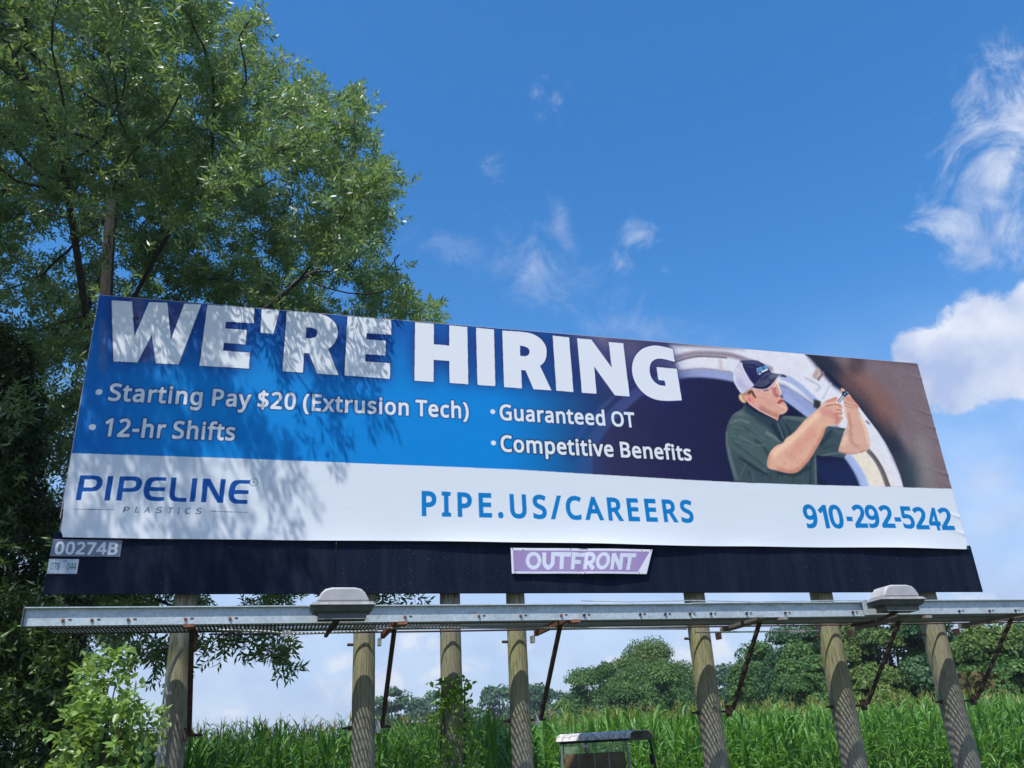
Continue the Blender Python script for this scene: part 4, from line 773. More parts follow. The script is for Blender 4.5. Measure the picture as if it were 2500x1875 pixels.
def draw_maker(C):
    W, H = C.w, C.h; C.img[:] = np.array([236, 236, 246]) / 255.
    e = .035
    C.paint([[[e, e], [W - .16 - e * .3, e], [W - e * 1.1, H - e], [e, H - e]]], (166, 142, 190))
    for x, s_, a in [(.35, .1, .35), (.9, .2, .3), (1.5, .12, .3), (2.0, .15, .25)]:
        C.paint([[[x - s_, e], [x + s_, e], [x + s_ * .6, H - e], [x - s_ * .8, H - e]]], (190, 172, 210), blur=.06, alpha=a)
    def P(p): return [((x - 245) / 1821 * W, H - (y - 152 - (x - 245) * .0127) / (328 - (x - 245) * .010) * H) for x, y in p]
    wc = (228, 232, 246); an = np.linspace(0, 2 * math.pi, 40)[:-1]
    def ring(cx, cy, rx, ry, w):
        o1 = [(cx + rx * math.cos(a), cy + ry * math.sin(a)) for a in an]; i1 = [(cx + (rx - w) * math.cos(a), cy + (ry - w) * math.sin(a)) for a in an][::-1]
        C.paint([P(o1), P(i1)], wc)
    def S(pts, w=.062): C.paint([ribbon(np.array(P(pts)), w)], wc)
    ring(528, 316, 98, 110, 46); ring(1424, 322, 92, 108, 44)
    S([(662, 212), (664, 300)]); C.paint([ribbon(smooth_open(np.array(P([(662, 290), (670, 360), (718, 404), (766, 360), (774, 290)]))), .062)], wc)
    S([(774, 300), (774, 212)]); S([(752, 236), (1005, 240)]); S([(888, 240), (888, 424)])
    S([(1036, 424), (1036, 240)]); S([(1014, 240), (1200, 244)]); S([(1040, 332), (1140, 334)])
    S([(1200, 424), (1200, 240)]); C.paint([ribbon(smooth_open(np.array(P([(1180, 238), (1270, 240), (1302, 290), (1270, 342), (1200, 344)]))), .060)], wc); S([(1240, 340), (1312, 424)])
    S([(1560, 430), (1554, 226)]); S([(1556, 236), (1680, 420)]); S([(1678, 430), (1662, 226)]); S([(1650, 248), (1862, 250)]); S([(1780, 250), (1788, 432)])
    for x, y in [(270, 168), (400, 182), (990, 175), (1190, 172), (1210, 184), (2040, 190), (1925, 192), (1985, 205), (290, 466), (300, 440), (1210, 468), (1155, 480), (1958, 468), (1740, 330)]:
        c = np.array(P([(x, y)])[0]); C.paint([c + .010 * np.stack([np.cos(an), np.sin(an)], 1)], (60, 50, 70))
    C.paint([ribbon(np.array(P([(1180, 190), (1185, 470)])), .008)], (120, 100, 140), blur=.01, alpha=.6)
printed_plate('owner_plate', 2.32, .385, draw_maker, .006, (6.18, -.045, 3.983), m_plate, lambda u, v: -.03 * np.exp(-((u - .68) / .2) ** 2) - .012 * np.exp(-((u - .35) / .12) ** 2) + .012 * np.exp(-((u - .5) / .03) ** 2), .15,
              'mauve plate with white rim and white company lettering')

def draw_number(C):
    C.img[:] = np.array([112, 118, 140]) / 255.
    C.paint([ribbon(np.array([[0, 0], [C.w, 0]]), .012), ribbon(np.array([[0, C.h], [C.w, C.h]]), .012)], (150, 154, 170))
    ps = text_shapes('00274B', (.045, .032), (.80, .032), .150, bold=.055, track=.07)
    C.paint([offset_poly(p, .003) for p in ps], (70, 80, 100), alpha=.7); C.paint(ps, (214, 224, 230))
    an = np.linspace(0, 2 * math.pi, 16)[:-1]
    for x, y in [(.02, .02), (.82, .2), (.79, .02), (.42, .1), (.6, .1)]: C.paint([np.array([x, y]) + .004 * np.stack([np.cos(an), np.sin(an)], 1)], (20, 20, 26))
printed_plate('number_plate', .842, .222, draw_number, .0035, (-.045, -.010, 4.195), m_plate, None, None, 'grey plate with the site number in raised white characters')
def draw_permit(C):
    W, H = C.w, C.h; C.img[:] = np.array([190, 200, 212]) / 255.
    C.paint([ribbon(np.array([[.008, .008], [W - .008, .008], [W - .008, H - .008], [.008, H - .008], [.008, .008]]), .004)], (140, 150, 165))
    g = (30, 108, 104)
    C.paint(text_shapes('078', (.030, .055), (.140, .055), .085, bold=.03), g); C.paint(text_shapes('044', (.222, .055), (.335, .055), .085, bold=.03), g)
    C.paint(text_shapes('1-95', (.130, .150), (.215, .150), .028, bold=.03), g)
    an = np.linspace(0, 2 * math.pi, 16)[:-1]
    for x, y in [(.085, .175), (.275, .178), (.065, .018), (.262, .018), (.182, .075), (.018, .09), (.338, .09)]: C.paint([np.array([x, y]) + .004 * np.stack([np.cos(an), np.sin(an)], 1)], (24, 34, 44))
printed_plate('permit_plate', .355, .192, draw_permit, .0022, (-.047, -.010, 3.967), m_plate, None, None, 'small pale permit plate with green numbers')

# catwalk: front beam, deck of perforated planks, inner channel
cw = empty('catwalk', parent=bb)
UL, UR, YF = .2, 16.3, -1.65
mb = MB()
def beam(u0, u1, z0, dy):
    z1 = z0 + .195
    prof = [(YF - dy, z0), (YF - dy, z1 - .012), (YF - dy - .046, z1 - .012), (YF - dy - .046, z1), (YF - dy + .06, z1), (YF - dy + .06, z1 - .006), (YF - dy + .006, z1 - .006), (YF - dy + .006, z0 + .006), (YF - dy + .07, z0 + .006), (YF - dy + .07, z0)]
    mb.prism(prof, u0, u1, 'x')
beam(UL, 6.64, 3.078, 0); beam(6.642, 8.18, 3.075, .004); beam(8.182, 10.92, 3.082, .0); beam(10.90, UR, 3.100, .006)
mb.box((10.86, YF - .05, 3.09), (10.93, YF - .041, 3.29))
mb.build('front_beam', m_galv, cw)
mb = MB(); mb.box((UL - .006, YF - .05, 3.06), (UL + .004, YF + .1, 3.285)); mb.build('end_plate', m_galv_d, cw)
mb = MB()
zd = 3.185
mb.box((UL, -.32, zd), (UR, -.15, zd + .012)); mb.box((UL, -.158, zd + .012), (UR, -.15, zd + .045)); mb.box((UL, -.78, zd - .003), (UR, -.68, zd + .009)); mb.box((UL, -1.24, zd - .003), (UR, -1.14, zd + .009)); mb.box((UL, YF + .071, zd), (UR, YF + .12, zd + .01))
mb.build('deck_channel', m_galv_d, cw)
mb = MB()
for (a, b) in ((-.68, -.32), (-1.14, -.78), (YF + .12, -1.24)):
    k = int((UR - UL) / .046)
    for i in range(k): u = UL + i * .046; mb.box((u, a, zd + .001), (u + .021, b, zd + .010))
    k = int((b - a) / .058)
    for i in range(1, k): y = a + (b - a) * i / k; mb.box((UL, y - .0035, zd + .003), (UR, y + .0035, zd + .008))
mb.build('deck_grating', m_galv_d, cw)
for u in (.59, .88, 1.25, 1.85, 2.33, 4.35, 5.27, 5.81, 6.35, 6.66, 7.44, 7.8, 8.16, 8.47, 9.01, 9.61, 10.7, 12.53, 13.08, 13.56, 14.1, 14.7):
    mb = MB(); mb.tube([(0, 0, 0), (0, -.014, 0)], .019, 8); mb.tube([(0, -.012, 0), (0, -.024, 0)], .010, 8)
    mb.build('bolt', m_rust if u < 6.5 else m_rust_d, cw, loc=(u, YF - .002 - (.006 if u > 6.5 else 0), 3.135)); mb = MB(); mb.box((.05, -.003, .0), (.085, -.001, .014)); mb.build('bolt_hole', m_rust_d, cw, loc=(u, YF - .002 - (.006 if u > 6.5 else 0), 3.135))
mb = MB(); mb.tube([(UL + 1.8, .05, 3.19), (5, .05, 3.185), (9, .05, 3.195), (UR, .05, 3.19)], .013, 8); mb.build('safety_cable', m_rust_d, cw)
mb = MB(); pts = [(6.63, YF - .01, 3.315), (7.3, YF - .02, 3.295), (8.2, YF - .01, 3.31), (9.2, YF - .02, 3.285), (10.4, YF - .01, 3.30), (10.9, YF - .01, 3.295)]
mb.tube(pts, .007, 6); mb.build('loose_cable', m_pipe, cw)

# brackets: an arm under the deck and a strut back to the post
for i, (u, r) in enumerate(POSTS):
    if i == 2: continue
    ub = u + r + .035; br = empty('bracket', parent=bb)
    rm = m_rust if i in (1, 3) else m_rust_d
    mb = MB(); z1 = 3.165
    mb.bar((ub, -.02, z1 - .040), (ub, YF + .08, z1 - .040), .008, .075); mb.box((ub + .004, YF + .08, z1 - .011), (ub + .050, -.02, z1 - .003)); mb.box((ub + .004, YF + .08, z1 - .078), (ub + .050, -.02, z1 - .070))
    mb.box((ub, YF - .055, z1 - .125), (ub + .11, YF + .12, z1 - .0885)); mb.build('arm', m_rust if i < 4 else m_rust_p, br)
    mb = MB(); a = (ub + .02, -1.12, 3.10); b = (ub + .02, .02, 1.98)
    mb.bar(a, b, .055, .010, up=(1, 0, 0)); mb.bar((a[0] + .025, a[1], a[2]), (b[0] + .025, b[1], b[2]), .010, .055, up=(1, 0, 0)); mb.build('strut', m_rust_d, br)
    mb = MB(); mb.box((ub - .03, .02, 1.89), (ub + .02, .12, 2.05)); mb.box((ub - .03, -.02, 3.00), (ub + .012, .10, 3.10)); mb.build('post_plate', m_pipe if i in (1, 3) else m_rust_d, br)
    mb = MB(); mb.tube([(u - r - .12, .12 + r, 1.97), (u + r + .22, .12 + r, 1.97)], .016, 8); mb.tube([(u - r - .05, .12 + r, 1.97), (u - r, .12 + r, 1.97)], .032, 6)
    mb.tube([(u - r - .09, .12 + r, 3.05), (u - r, .12 + r, 3.05)], .022, 6); mb.build('through_bolt', m_rust_d, br)

# flood lamps in front of the beam, seen from behind; they shine up on the sheet
def lamp(u0, z0):
    W = .74; la = empty('flood_lamp', (u0, YF - .30, z0), parent=bb)
    top = [(.070, 0), (.078, .03), (.12, .105), (.165, .147), (.24, .165), (.50, .165), (.575, .147), (.62, .105), (.662, .03), (.67, 0)]
    mb = MB(); mb.prism(top, -.150, .150, 'y'); o = mb.build('cover', m_lamp_top, la, smooth=True, bevel=.022); 
    mb = MB(); mb.box((.02, -.165, -.022), (W - .02, .165, -.002)); mb.box((.0, -.178, -.040), (W, .178, -.022)); mb.build('rim', m_lamp_top, la, bevel=.006)
    mb = MB()
    lo = [(.012, -.165), (W - .012, -.165), (W - .012, .165), (.012, .165)]; l2 = [(.04, -.14), (W - .04, -.14), (W - .04, .14), (.04, .14)]; l3 = [(.10, -.11), (W - .10, -.11), (W - .10, .11), (.10, .11)]
    v = [(x, y, -.041) for x, y in lo] + [(x, y, -.10) for x, y in l2] + [(x, y, -.125) for x, y in l3] + [(x, y, -.185) for x, y in l3]
    f = [(0, 1, 2, 3), (15, 14, 13, 12)]
    for j in range(3):
        for k in range(4): f.append((j * 4 + k, j * 4 + (k + 1) % 4, j * 4 + 4 + (k + 1) % 4, j * 4 + 4 + k))
    mb.add(v, f); mb.build('tub', m_lamp_low, la, bevel=.004)
    mb = MB(); mb.box((.10, -.114, -.187), (W - .10, -.111, -.182)); mb.build('tub_edge', m_pipe, la)
    for x in (.115, .575): mb = MB(); mb.box((x, -.187, -.036), (x + .085, -.179, -.016)); mb.build('clip', m_clip, la)
    mb = MB(); mb.bar((W / 2 - .05, -.05, -.187), (W / 2 - .12, .32, -.26), .06, .03); mb.bar((W / 2 - .12, .32, -.26), (W / 2 - .12, .9, -.24), .04, .04); mb.build('mounting_arm', m_rust_d, la)
lamp(3.20, 3.245); lamp(10.85, 3.275)

# electric conduit
cd = empty('conduit', parent=bb)
mb = MB(); p1 = [(1.56, -.01, .1), (1.56, -.01, 1.4), (1.565, -.012, 2.5), (1.59, -.02, 2.75), (1.66, -.06, 2.93), (1.75, -.16, 3.0), (1.85, -.3, 3.02)]
mb.tube([tuple(p) for p in smooth_open(np.array(p1), 5)], .022, 10); mb.build('pipe', m_pipe, cd, smooth=True)
for z in (.9, 1.75, 2.45): mb = MB(); mb.box((1.50, -.036, z), (1.62, -.028, z + .035)); mb.tube([(1.56, -.012, z), (1.56, -.012, z + .035)], .026, 10); mb.build('pipe_clip', m_pipe, cd)
mb = MB(); mb.tube([tuple(p) for p in smooth_open(np.array([(2.2, -1.30, 3.06), (2.75, -1.33, 3.03), (3.0, -1.34, 3.0), (3.35, -1.35, 3.0), (4.0, -1.33, 3.02), (4.5, -1.25, 3.06), (8.5, -.85, 3.05)]), 6)], .013, 8); mb.build('pipe', m_pipe, cd, smooth=True)
mb = MB(); mb.tube([(8.9, -.36, 3.06), (11.0, -.36, 3.05)], .012, 8); mb.build('pipe', m_pipe, cd)
mb = MB(); mb.box((2.92, -1.37, 2.965), (3.03, -1.30, 3.035)); mb.box((10.5, -.39, 3.03), (10.75, -.33, 3.08)); mb.build('junction_box', m_clip, cd)
# ---------------------------------------------------------------- small farm utility vehicle parked behind the posts
def utv():
    root = empty('utility_vehicle', bw(8.28, 2.75), -R(28)); root.scale = (.93, .93, .965); tag(root, 'small open utility vehicle with mottled white roof parked in front of the maize', 'utility vehicle')
    M = Mat('mottled_roof'); nz = M.noise(9, 8, .7, (1, 1, 1), dist=1.2); c = M.mix(M.ramp(nz, [(.42, 0.), (.56, 1.)]), (.85, .83, .84), (.38, .36, .38)); M.set(Base_Color=c, Roughness=.7); m_roof = M.m
    m_frame = metal('grey_cab_frame', (.22, .25, .29), (.30, .33, .37), .4, .4, 8); m_black = Mat('black_plastic').set(Base_Color=(.015, .016, .018), Roughness=.5).m
    M = Mat('tinted_brown_pane'); M.set(Base_Color=M.mix(M.ramp(M.noise(6, 5, .6), [(.35, 0.), (.7, 1.)]), (.13, .085, .05), (.22, .16, .10)), Roughness=.35, Alpha=.88); m_pane = M.m
    M = Mat('clear_pane'); M.set(Base_Color=(.5, .6, .55), Roughness=.08, Alpha=.18); m_clear = M.m
    m_body = Mat('dark_green_body').set(Base_Color=(.02, .06, .02), Roughness=.35).m; m_tyre = Mat('tyre_rubber').set(Base_Color=(.02, .02, .02), Roughness=.9).m
    x0, x1, yb = -.72, .72, 1.25
    # roof: shallow folded sheet, edges bent down
    mb = MB(); prof = [(0, 0), (.05, .085), (.22, .125), (.95, .125), (1.14, .085), (yb, 0), (yb, -.012), (1.13, .070), (.95, .110), (.23, .110), (.065, .070), (.012, -.012)]
    mb.prism([(y, 1.745 + z) for y, z in prof], x0 - .05, x1 + .03, 'x'); mb.build('roof', m_roof, root, bevel=.004)
    mb = MB(); mb.box((x0 + .02, .06, 1.70), (x1 - .02, .10, 1.735)); mb.box((x0 + .02, yb - .12, 1.70), (x1 - .02, yb - .08, 1.735)); mb.box((x0 + .02, .10, 1.70), (x0 + .06, yb - .12, 1.735)); mb.box((x1 - .06, .10, 1.70), (x1 - .02, yb - .12, 1.735)); mb.build('roof_frame', m_black, root)
    for (x, y, t) in [(x0 + .05, .06, -.06), (x1 - .07, .06, .04), (x0 + .05, yb - .1, 0), (x1 - .02, yb - .1, .10)]:
        mb = MB(); mb.tube([(x, y, 1.70), (x + t * .4, y, 1.35), (x + t, y, .72)], .026, 10); mb.build('cab_post', m_frame if y < .5 else m_black, root, smooth=True)
    mb = MB(); mb.box((x0 + .09, .055, .85), (x1 - .12, .062, 1.53)); mb.build('rear_pane', m_pane, root)
    mb = MB(); mb.box((x0 + .09, .055, 1.532), (x1 - .12, .060, 1.70)); mb.build('upper_pane', m_clear, root)
    mb = MB()
    for x in (-.35, -.02, .27): mb.box((x, .045, .85), (x + .022, .054, 1.53))
    mb.build('pane_rib', m_frame, root)
    mb = MB(); mb.box((-.24, .02, 1.62), (-.10, .05, 1.67)); mb.build('roof_lamp', m_clip, root)
    mb = MB(); mb.tube([(x1 + .05, yb - .1, 1.42), (x1 + .01, yb - .14, 1.44)], .01, 6); mb.box((x1 - .04, yb - .17, 1.28), (x1 + .03, yb - .145, 1.46)); mb.build('side_mirror', m_black, root, bevel=.012)
    mb = MB(); mb.box((x0, -.75, .48), (x1, -.02, .80)); mb.box((x0 + .04, -.02, .35), (x1 - .04, 1.3, .5)); mb.prism([(1.2, .35), (1.95, .35), (2.0, .7), (1.75, .88), (1.25, .95)], x0 + .02, x1 - .02, 'x'); mb.build('body', m_body, root, bevel=.03)
    for x in (x0 + .3, x1 - .3): mb = MB(); mb.box((x - .24, .12, .5), (x + .24, .6, .68)); mb.box((x - .24, .10, .68), (x + .24, .2, 1.15)); mb.build('seat', m_black, root, bevel=.04)
    mb = MB(); mb.tube([(x0 + .3 + .15 * math.cos(a), .95 + .04 * math.sin(a), 1.0 + .15 * math.sin(a)) for a in np.linspace(0, 6.283, 20)], .014, 6); mb.tube([(x0 + .3, .95, 1.0), (x0 + .3, 1.2, .85)], .015, 6); mb.build('steering_wheel', m_black, root)
    for x in (x0 + .04, x1 - .04):
        for y in (-.38, 1.58):
            w = empty('wheel', (x, y, .3), parent=root); mb = MB()
            prof_ = [(.17, -.10), (.27, -.11), (.30, -.07), (.305, 0), (.30, .07), (.27, .11), (.17, .10)]; n = 24; V = []; F = []
            for k in range(n):
                a = k * 6.28318 / n
                for (r, t) in prof_: V.append((t, r * math.cos(a), r * math.sin(a)))
            for k in range(n):
                for q in range(len(prof_)): m_ = len(prof_); F.append((k * m_ + q, k * m_ + (q + 1) % m_, ((k + 1) % n) * m_ + (q + 1) % m_, ((k + 1) % n) * m_ + q))
            mb.add(V, F); mb.build('tyre', m_tyre, w, smooth=True); mb = MB(); mb.tube([(-.07, 0, 0), (.07, 0, 0)], .17, 20); mb.tube([(-.09, 0, 0), (.09, 0, 0)], .05, 12); mb.build('rim', m_frame, w)
utv()
print('faces', sum(len(o.data.polygons) for o in sc.objects if o.type == 'MESH'))
# ---------------------------------------------------------------- ground
M_ = Mat('field_soil_and_grass'); c = M_.mix(M_.ramp(M_.noise(.25, 6, .6), [(.4, 0.), (.6, 1.)]), (.040, .060, .018), (.075, .085, .030)); c = M_.mix(M_.ramp(M_.noise(6, 6, .7), [(.4, 0.), (.7, .7)]), c, (.09, .075, .045))
M_.set(Base_Color=c, Roughness=.95); M_.bump(M_.noise(5, 6), .6, .05); m_ground = M_.m
n = 90; xs = np.concatenate([-np.geomspace(1500, 6, n // 2), np.geomspace(6, 1500, n // 2)]); gx, gy = np.meshgrid(xs, xs)
gz = .04 * np.sin(gx * .35) * np.cos(gy * .27) - .02; idx = np.arange(n * n).reshape(n, n)
g = np_mesh('ground', np.stack([gx, gy, gz], -1).reshape(-1, 3), np.stack([idx[:-1, :-1], idx[:-1, 1:], idx[1:, 1:], idx[1:, :-1]], -1).reshape(-1, 4), m_ground); tag(g, kind='structure')
# rough grass on the verge
m_grass = leaf_mat('grass_blades', (.045, .085, .015), (.11, .17, .035), .25, .6, .3)
def blades(n, fx, h, w, seed):
    rs = np.random.RandomState(seed); p = fx(rs, n); a = rs.rand(n) * 6.28; hh = h * (.5 + rs.rand(n)); d = np.stack([np.cos(a), np.sin(a)], 1) * w / 2; lean = rs.randn(n, 2) * .25 * hh[:, None]
    V = np.zeros((n, 3, 3)); V[:, 0, :2] = p - d; V[:, 1, :2] = p + d; V[:, 2, :2] = p + lean; V[:, 2, 2] = hh; V[:, :, 2] += -.02
    return V.reshape(-1, 3), np.arange(n * 3).reshape(n, 3), np.repeat(rs.rand(n), 3)
def verge(rs, n):
    u = rs.rand(n) * 30 - 8; y = -14 + rs.rand(n) * 16.5; return np.stack([BO.x + BD.x * u - BN.x * y, BO.y + BD.y * u - BN.y * y], 1)
V, F, T = blades(45000, verge, .16, .012, 3); g = np_mesh('grass', V, F, m_grass, col=T); tag(g, 'short rough grass on the verge under the billboard', 'grass', kind='stuff')

# ---------------------------------------------------------------- maize
m_corn = leaf_mat('maize_leaf', (.045, .15, .028), (.17, .37, .075), .34, .42, .5)
m_stalk = Mat('maize_stalk').set(Base_Color=(.10, .16, .04), Roughness=.6).m
m_tassel = leaf_mat('maize_tassel', (.20, .26, .07), (.46, .42, .18), .2, .7, .2)
def corn(seed):
    """leaf + stalk geometry and tassel geometry of one plant"""
    rs = np.random.RandomState(seed); V = []; F = []; T = []; MI = []
    H = 2.09 + .13 * rs.rand(); k = 6
    for j in range(9):
        z = H * j / 8; r = .014 * (1 - .6 * j / 8)
        for a in range(k): V.append((r * math.cos(a * 6.283 / k), r * math.sin(a * 6.283 / k), z)); T.append(.5)
    for j in range(8):
        for a in range(k): F.append((j * k + a, j * k + (a + 1) % k, (j + 1) * k + (a + 1) % k, (j + 1) * k + a)); MI.append(1)
    nl = 14; az0 = rs.rand() * 6.28
    for i in range(nl):
        t = i / (nl - 1); z0 = .25 + (H - .62) * t ** .9; az = az0 + math.pi * (i % 2) + rs.randn() * .45
        L = (.62 + .35 * math.sin(math.pi * min(1, t * .9 + .1))) * (.85 + .3 * rs.rand()) * (1 - .12 * t); up = (1.02 + .42 * t) + rs.randn() * .10; w = .075 * (.8 + .3 * rs.rand())
        ca, sa = math.cos(az), math.sin(az); x, z = 0.0, z0; n = 9; an = up; base = len(V); tw = rs.randn() * .35; bend = (1.25 - .95 * t + .6 * rs.rand() * (rs.rand() > .55)) / n; tint = .15 + .75 * rs.rand()
        for q in range(n + 1):
            s = q / n; ww = w * (.55 + 1.2 * s - 1.0 * s * s) * (1 - s ** 3) * .9 + .001
            an2 = an - bend * q * (1 + s); 
            sw = tw * s; cx, cy = -sa, ca
            ox, oz = ww / 2 * math.cos(sw), ww / 2 * math.sin(sw)
            und = .012 * math.sin(q * 2.2 + i) * s
            for sg in (-1, 0, 1):
                V.append((ca * x + cx * ox * sg, sa * x + cy * ox * sg, z + sg * oz + (.012 * (1 - s) if sg else 0) + (und * sg)))
                T.append(tint + (.25 if sg == 0 else 0) + .2 * s)
            x += L / n * math.cos(an2); z += L / n * math.sin(an2)
        for q in range(n):
            b = base + q * 3
            for s_ in (0, 1): F.append((b + s_, b + s_ + 1, b + s_ + 4, b + s_ + 3)); MI.append(0)
    TV = []; TF = []; TT = []
    for i in range(5):
        a = rs.rand() * 6.28; l = .20 if i == 0 else .11 + .05 * rs.rand(); sp = .0 if i == 0 else .35 + .25 * rs.rand(); b = len(TV); dx, dy = math.cos(a) * sp, math.sin(a) * sp; tt = rs.rand()
        z0 = H - .02 + (.05 * rs.rand() if i else 0)
        for q in range(4):
            s = q / 3; w = .006 * (1 - .5 * s)
            for (ex, ey) in ((-w, 0), (w, 0)): TV.append((dx * l * s * (1 + s * .3) + ex, dy * l * s + ey, z0 + l * s * (1 - .25 * s * (i > 0)))); TT.append(tt)
            for (ex, ey) in ((0, -w), (0, w)): TV.append((dx * l * s * (1 + s * .3) + ex, dy * l * s + ey, z0 + l * s * (1 - .25 * s * (i > 0)))); TT.append(tt)
        for q in range(3):
            for s_ in (0, 2): TF.append((b + q * 4 + s_, b + q * 4 + s_ + 1, b + q * 4 + 4 + s_ + 1, b + q * 4 + 4 + s_))
    return (np.array(V), np.array(F), np.clip(np.array(T), 0, 1), np.array(MI)), (np.array(TV), np.array(TF), np.array(TT))
CV = [corn(100 + i) for i in range(8)]
protos = []
CORN_Y = 4.9
rs = np.random.RandomState(11); count = 0
def corn_spot(row, k, rs): return 0.3 + k * .190 + rs.randn() * .035, CORN_Y + row * .66 + rs.randn() * .05
for row in range(3):
    for k in range(99):
        u, y = corn_spot(row, k, rs); v = rs.randint(8); p = bw(u, y); rz = rs.rand() * 6.28; s = (.93 + .14 * rs.rand()); i = v
        if len(protos) <= i: protos += [None] * (i + 1 - len(protos))
        if protos[i] is None:
            (V, F, T, MI), (TV, TF, TT) = CV[i]
            o = np_mesh('maize_plant', V, F, None, col=T, mats=[m_corn, m_stalk], mi=MI, smooth=True); t = np_mesh('tassel', TV, TF, m_tassel, o, col=TT)
            tag(o, 'tall green maize plant with pale tassel at the near edge of the field', 'maize plant', 'maize plants in the front rows of the field'); protos[i] = (o, t)
        else:
            o = protos[i][0].copy(); sc.collection.objects.link(o); t = protos[i][1].copy(); t.parent = o; sc.collection.objects.link(t)
        o.location = p; o.rotation_euler = (rs.randn() * .03, rs.randn() * .03, rz); o.scale = (s, s, s)
# the rest of the field as one mass
def corn_mass(spots, seed):
    rs = np.random.RandomState(seed); VV = []; FF = []; TT = []; MM = []; b = 0
    for (u, y) in spots:
        (V, F, T, MI), (TV, TF, Tt) = CV[rs.randint(8)]; a = rs.rand() * 6.28; s = .92 + .15 * rs.rand(); ca, sa = math.cos(a) * s, math.sin(a) * s
        A = np.vstack([V, TV]); P = np.stack([A[:, 0] * ca - A[:, 1] * sa, A[:, 0] * sa + A[:, 1] * ca, A[:, 2] * s], 1); q = bw(u, y); P[:, 0] += q.x; P[:, 1] += q.y
        VV.append(P); FF.append(np.vstack([F, TF + len(V)]) + b); TT.append(np.concatenate([T, Tt])); MM.append(np.concatenate([MI, np.full(len(TF), 2)])); b += len(P)
    return np.vstack(VV), np.vstack(FF), np.concatenate(TT), np.concatenate(MM)
spots = [(-4 + k * .22 + rs.randn() * .04, CORN_Y + row * .7 + rs.randn() * .06) for row in range(3, 11) for k in range(int(210 + row * 3))]
spots += [(19.4 + k * .22 + rs.randn() * .04, CORN_Y + row * .7) for row in range(3) for k in range(105)]
V, F, T, MI = corn_mass(spots, 5)
o = np_mesh('maize_field', V, F, None, col=T, mats=[m_corn, m_stalk, m_tassel], mi=MI, smooth=True); tag(o, 'dense mass of maize behind the front rows of the field', 'maize field', kind='stuff')

# ---------------------------------------------------------------- leaf clouds
def rot_to(d, spin):
    """frames (n,3,3) whose third axis is d, spun about it"""
    d = d / (np.linalg.norm(d, axis=1)[:, None] + 1e-9); ref = np.where(np.abs(d[:, 2:3]) < .9, [[0, 0, 1.]], [[1., 0, 0]])
    x = np.cross(ref, d); x /= np.linalg.norm(x, axis=1)[:, None]; y = np.cross(d, x); c, s = np.cos(spin)[:, None], np.sin(spin)[:, None]
    return np.stack([x * c + y * s, -x * s + y * c, d], 1)
def leaf_quads(P, D, L, W, rs, fold=.15, lie=0.0):
    """one pointed leaf per row: base point, direction, length, width"""
    n = len(P); D = D / (np.linalg.norm(D, axis=1)[:, None] + 1e-9)
    up = rs.randn(n, 3) * (1 - lie) + np.array([0, 0, 1.]) * (lie * 1.6 + .3); s = np.cross(D, up); s /= np.linalg.norm(s, axis=1)[:, None] + 1e-9; nn = np.cross(s, D)
    L = np.asarray(L).reshape(-1, 1); W = np.asarray(W).reshape(-1, 1)
    V = np.stack([P, P + D * L * .5 + s * W / 2 + nn * W * fold, P + D * L, P + D * L * .5 - s * W / 2 + nn * W * fold], 1)
    return V.reshape(-1, 3), np.arange(n * 4).reshape(n, 4)
def broad_leaves(P, D, L, W, rs):
    """oval leaves folded along the midrib, tip drooping: two faces each"""
    n = len(P); D = D / (np.linalg.norm(D, axis=1)[:, None] + 1e-9); up = rs.randn(n, 3) * .55 + np.array([0, 0, 1.]); s = np.cross(D, up); s /= np.linalg.norm(s, axis=1)[:, None] + 1e-9; nn = np.cross(s, D)
    L = np.asarray(L).reshape(-1, 1); W = np.asarray(W).reshape(-1, 1); f = W * .16; dr = -nn * L * .12
    V = np.stack([P, P + D * L * .28 + s * W * .46 + nn * f, P + D * L * .66 + s * W * .36 + nn * f + dr * .5, P + D * L + dr, P + D * L * .66 - s * W * .36 + nn * f + dr * .5, P + D * L * .28 - s * W * .46 + nn * f], 1)
    b = np.arange(n)[:, None] * 6; return V.reshape(-1, 3), np.stack([b + [0, 1, 2, 3], b + [0, 3, 4, 5]], 1).reshape(-1, 4)
def sprays(P, D, n_leaf, length, L, W, rs, spread=1.0, broad=False):
    """twigs: at every point a short twig along D carrying leaves on all sides"""
    n = len(P); t = (np.arange(n_leaf) + .5) / n_leaf; Fm = rot_to(D, rs.rand(n) * 6.28)
    ang = np.arange(n_leaf) * 2.4 + rs.rand(n, 1) * 6.28; out = np.cos(ang)[..., None] * Fm[:, None, 0] + np.sin(ang)[..., None] * Fm[:, None, 1]
    base = P[:, None] + (D / np.linalg.norm(D, axis=1)[:, None])[:, None] * (t * length)[None, :, None]
    dirs = out * spread + Fm[:, None, 2] * (.55 + .5 * t)[None, :, None] + rs.randn(n, n_leaf, 3) * .25
    N = n * n_leaf; tint = np.clip(np.repeat(rs.rand(n) * .6, n_leaf) + rs.rand(N) * .4, 0, 1)
    if broad:
        V, F = broad_leaves(base.reshape(-1, 3), dirs.reshape(-1, 3), L * (.6 + .7 * rs.rand(N)), W * (.7 + .5 * rs.rand(N)), rs); return V, F, np.repeat(tint, 6)
    V, F = leaf_quads(base.reshape(-1, 3), dirs.reshape(-1, 3), L * (.7 + .6 * rs.rand(N)), W * (.8 + .4 * rs.rand(N)), rs)
    return V, F, np.repeat(tint, 4)

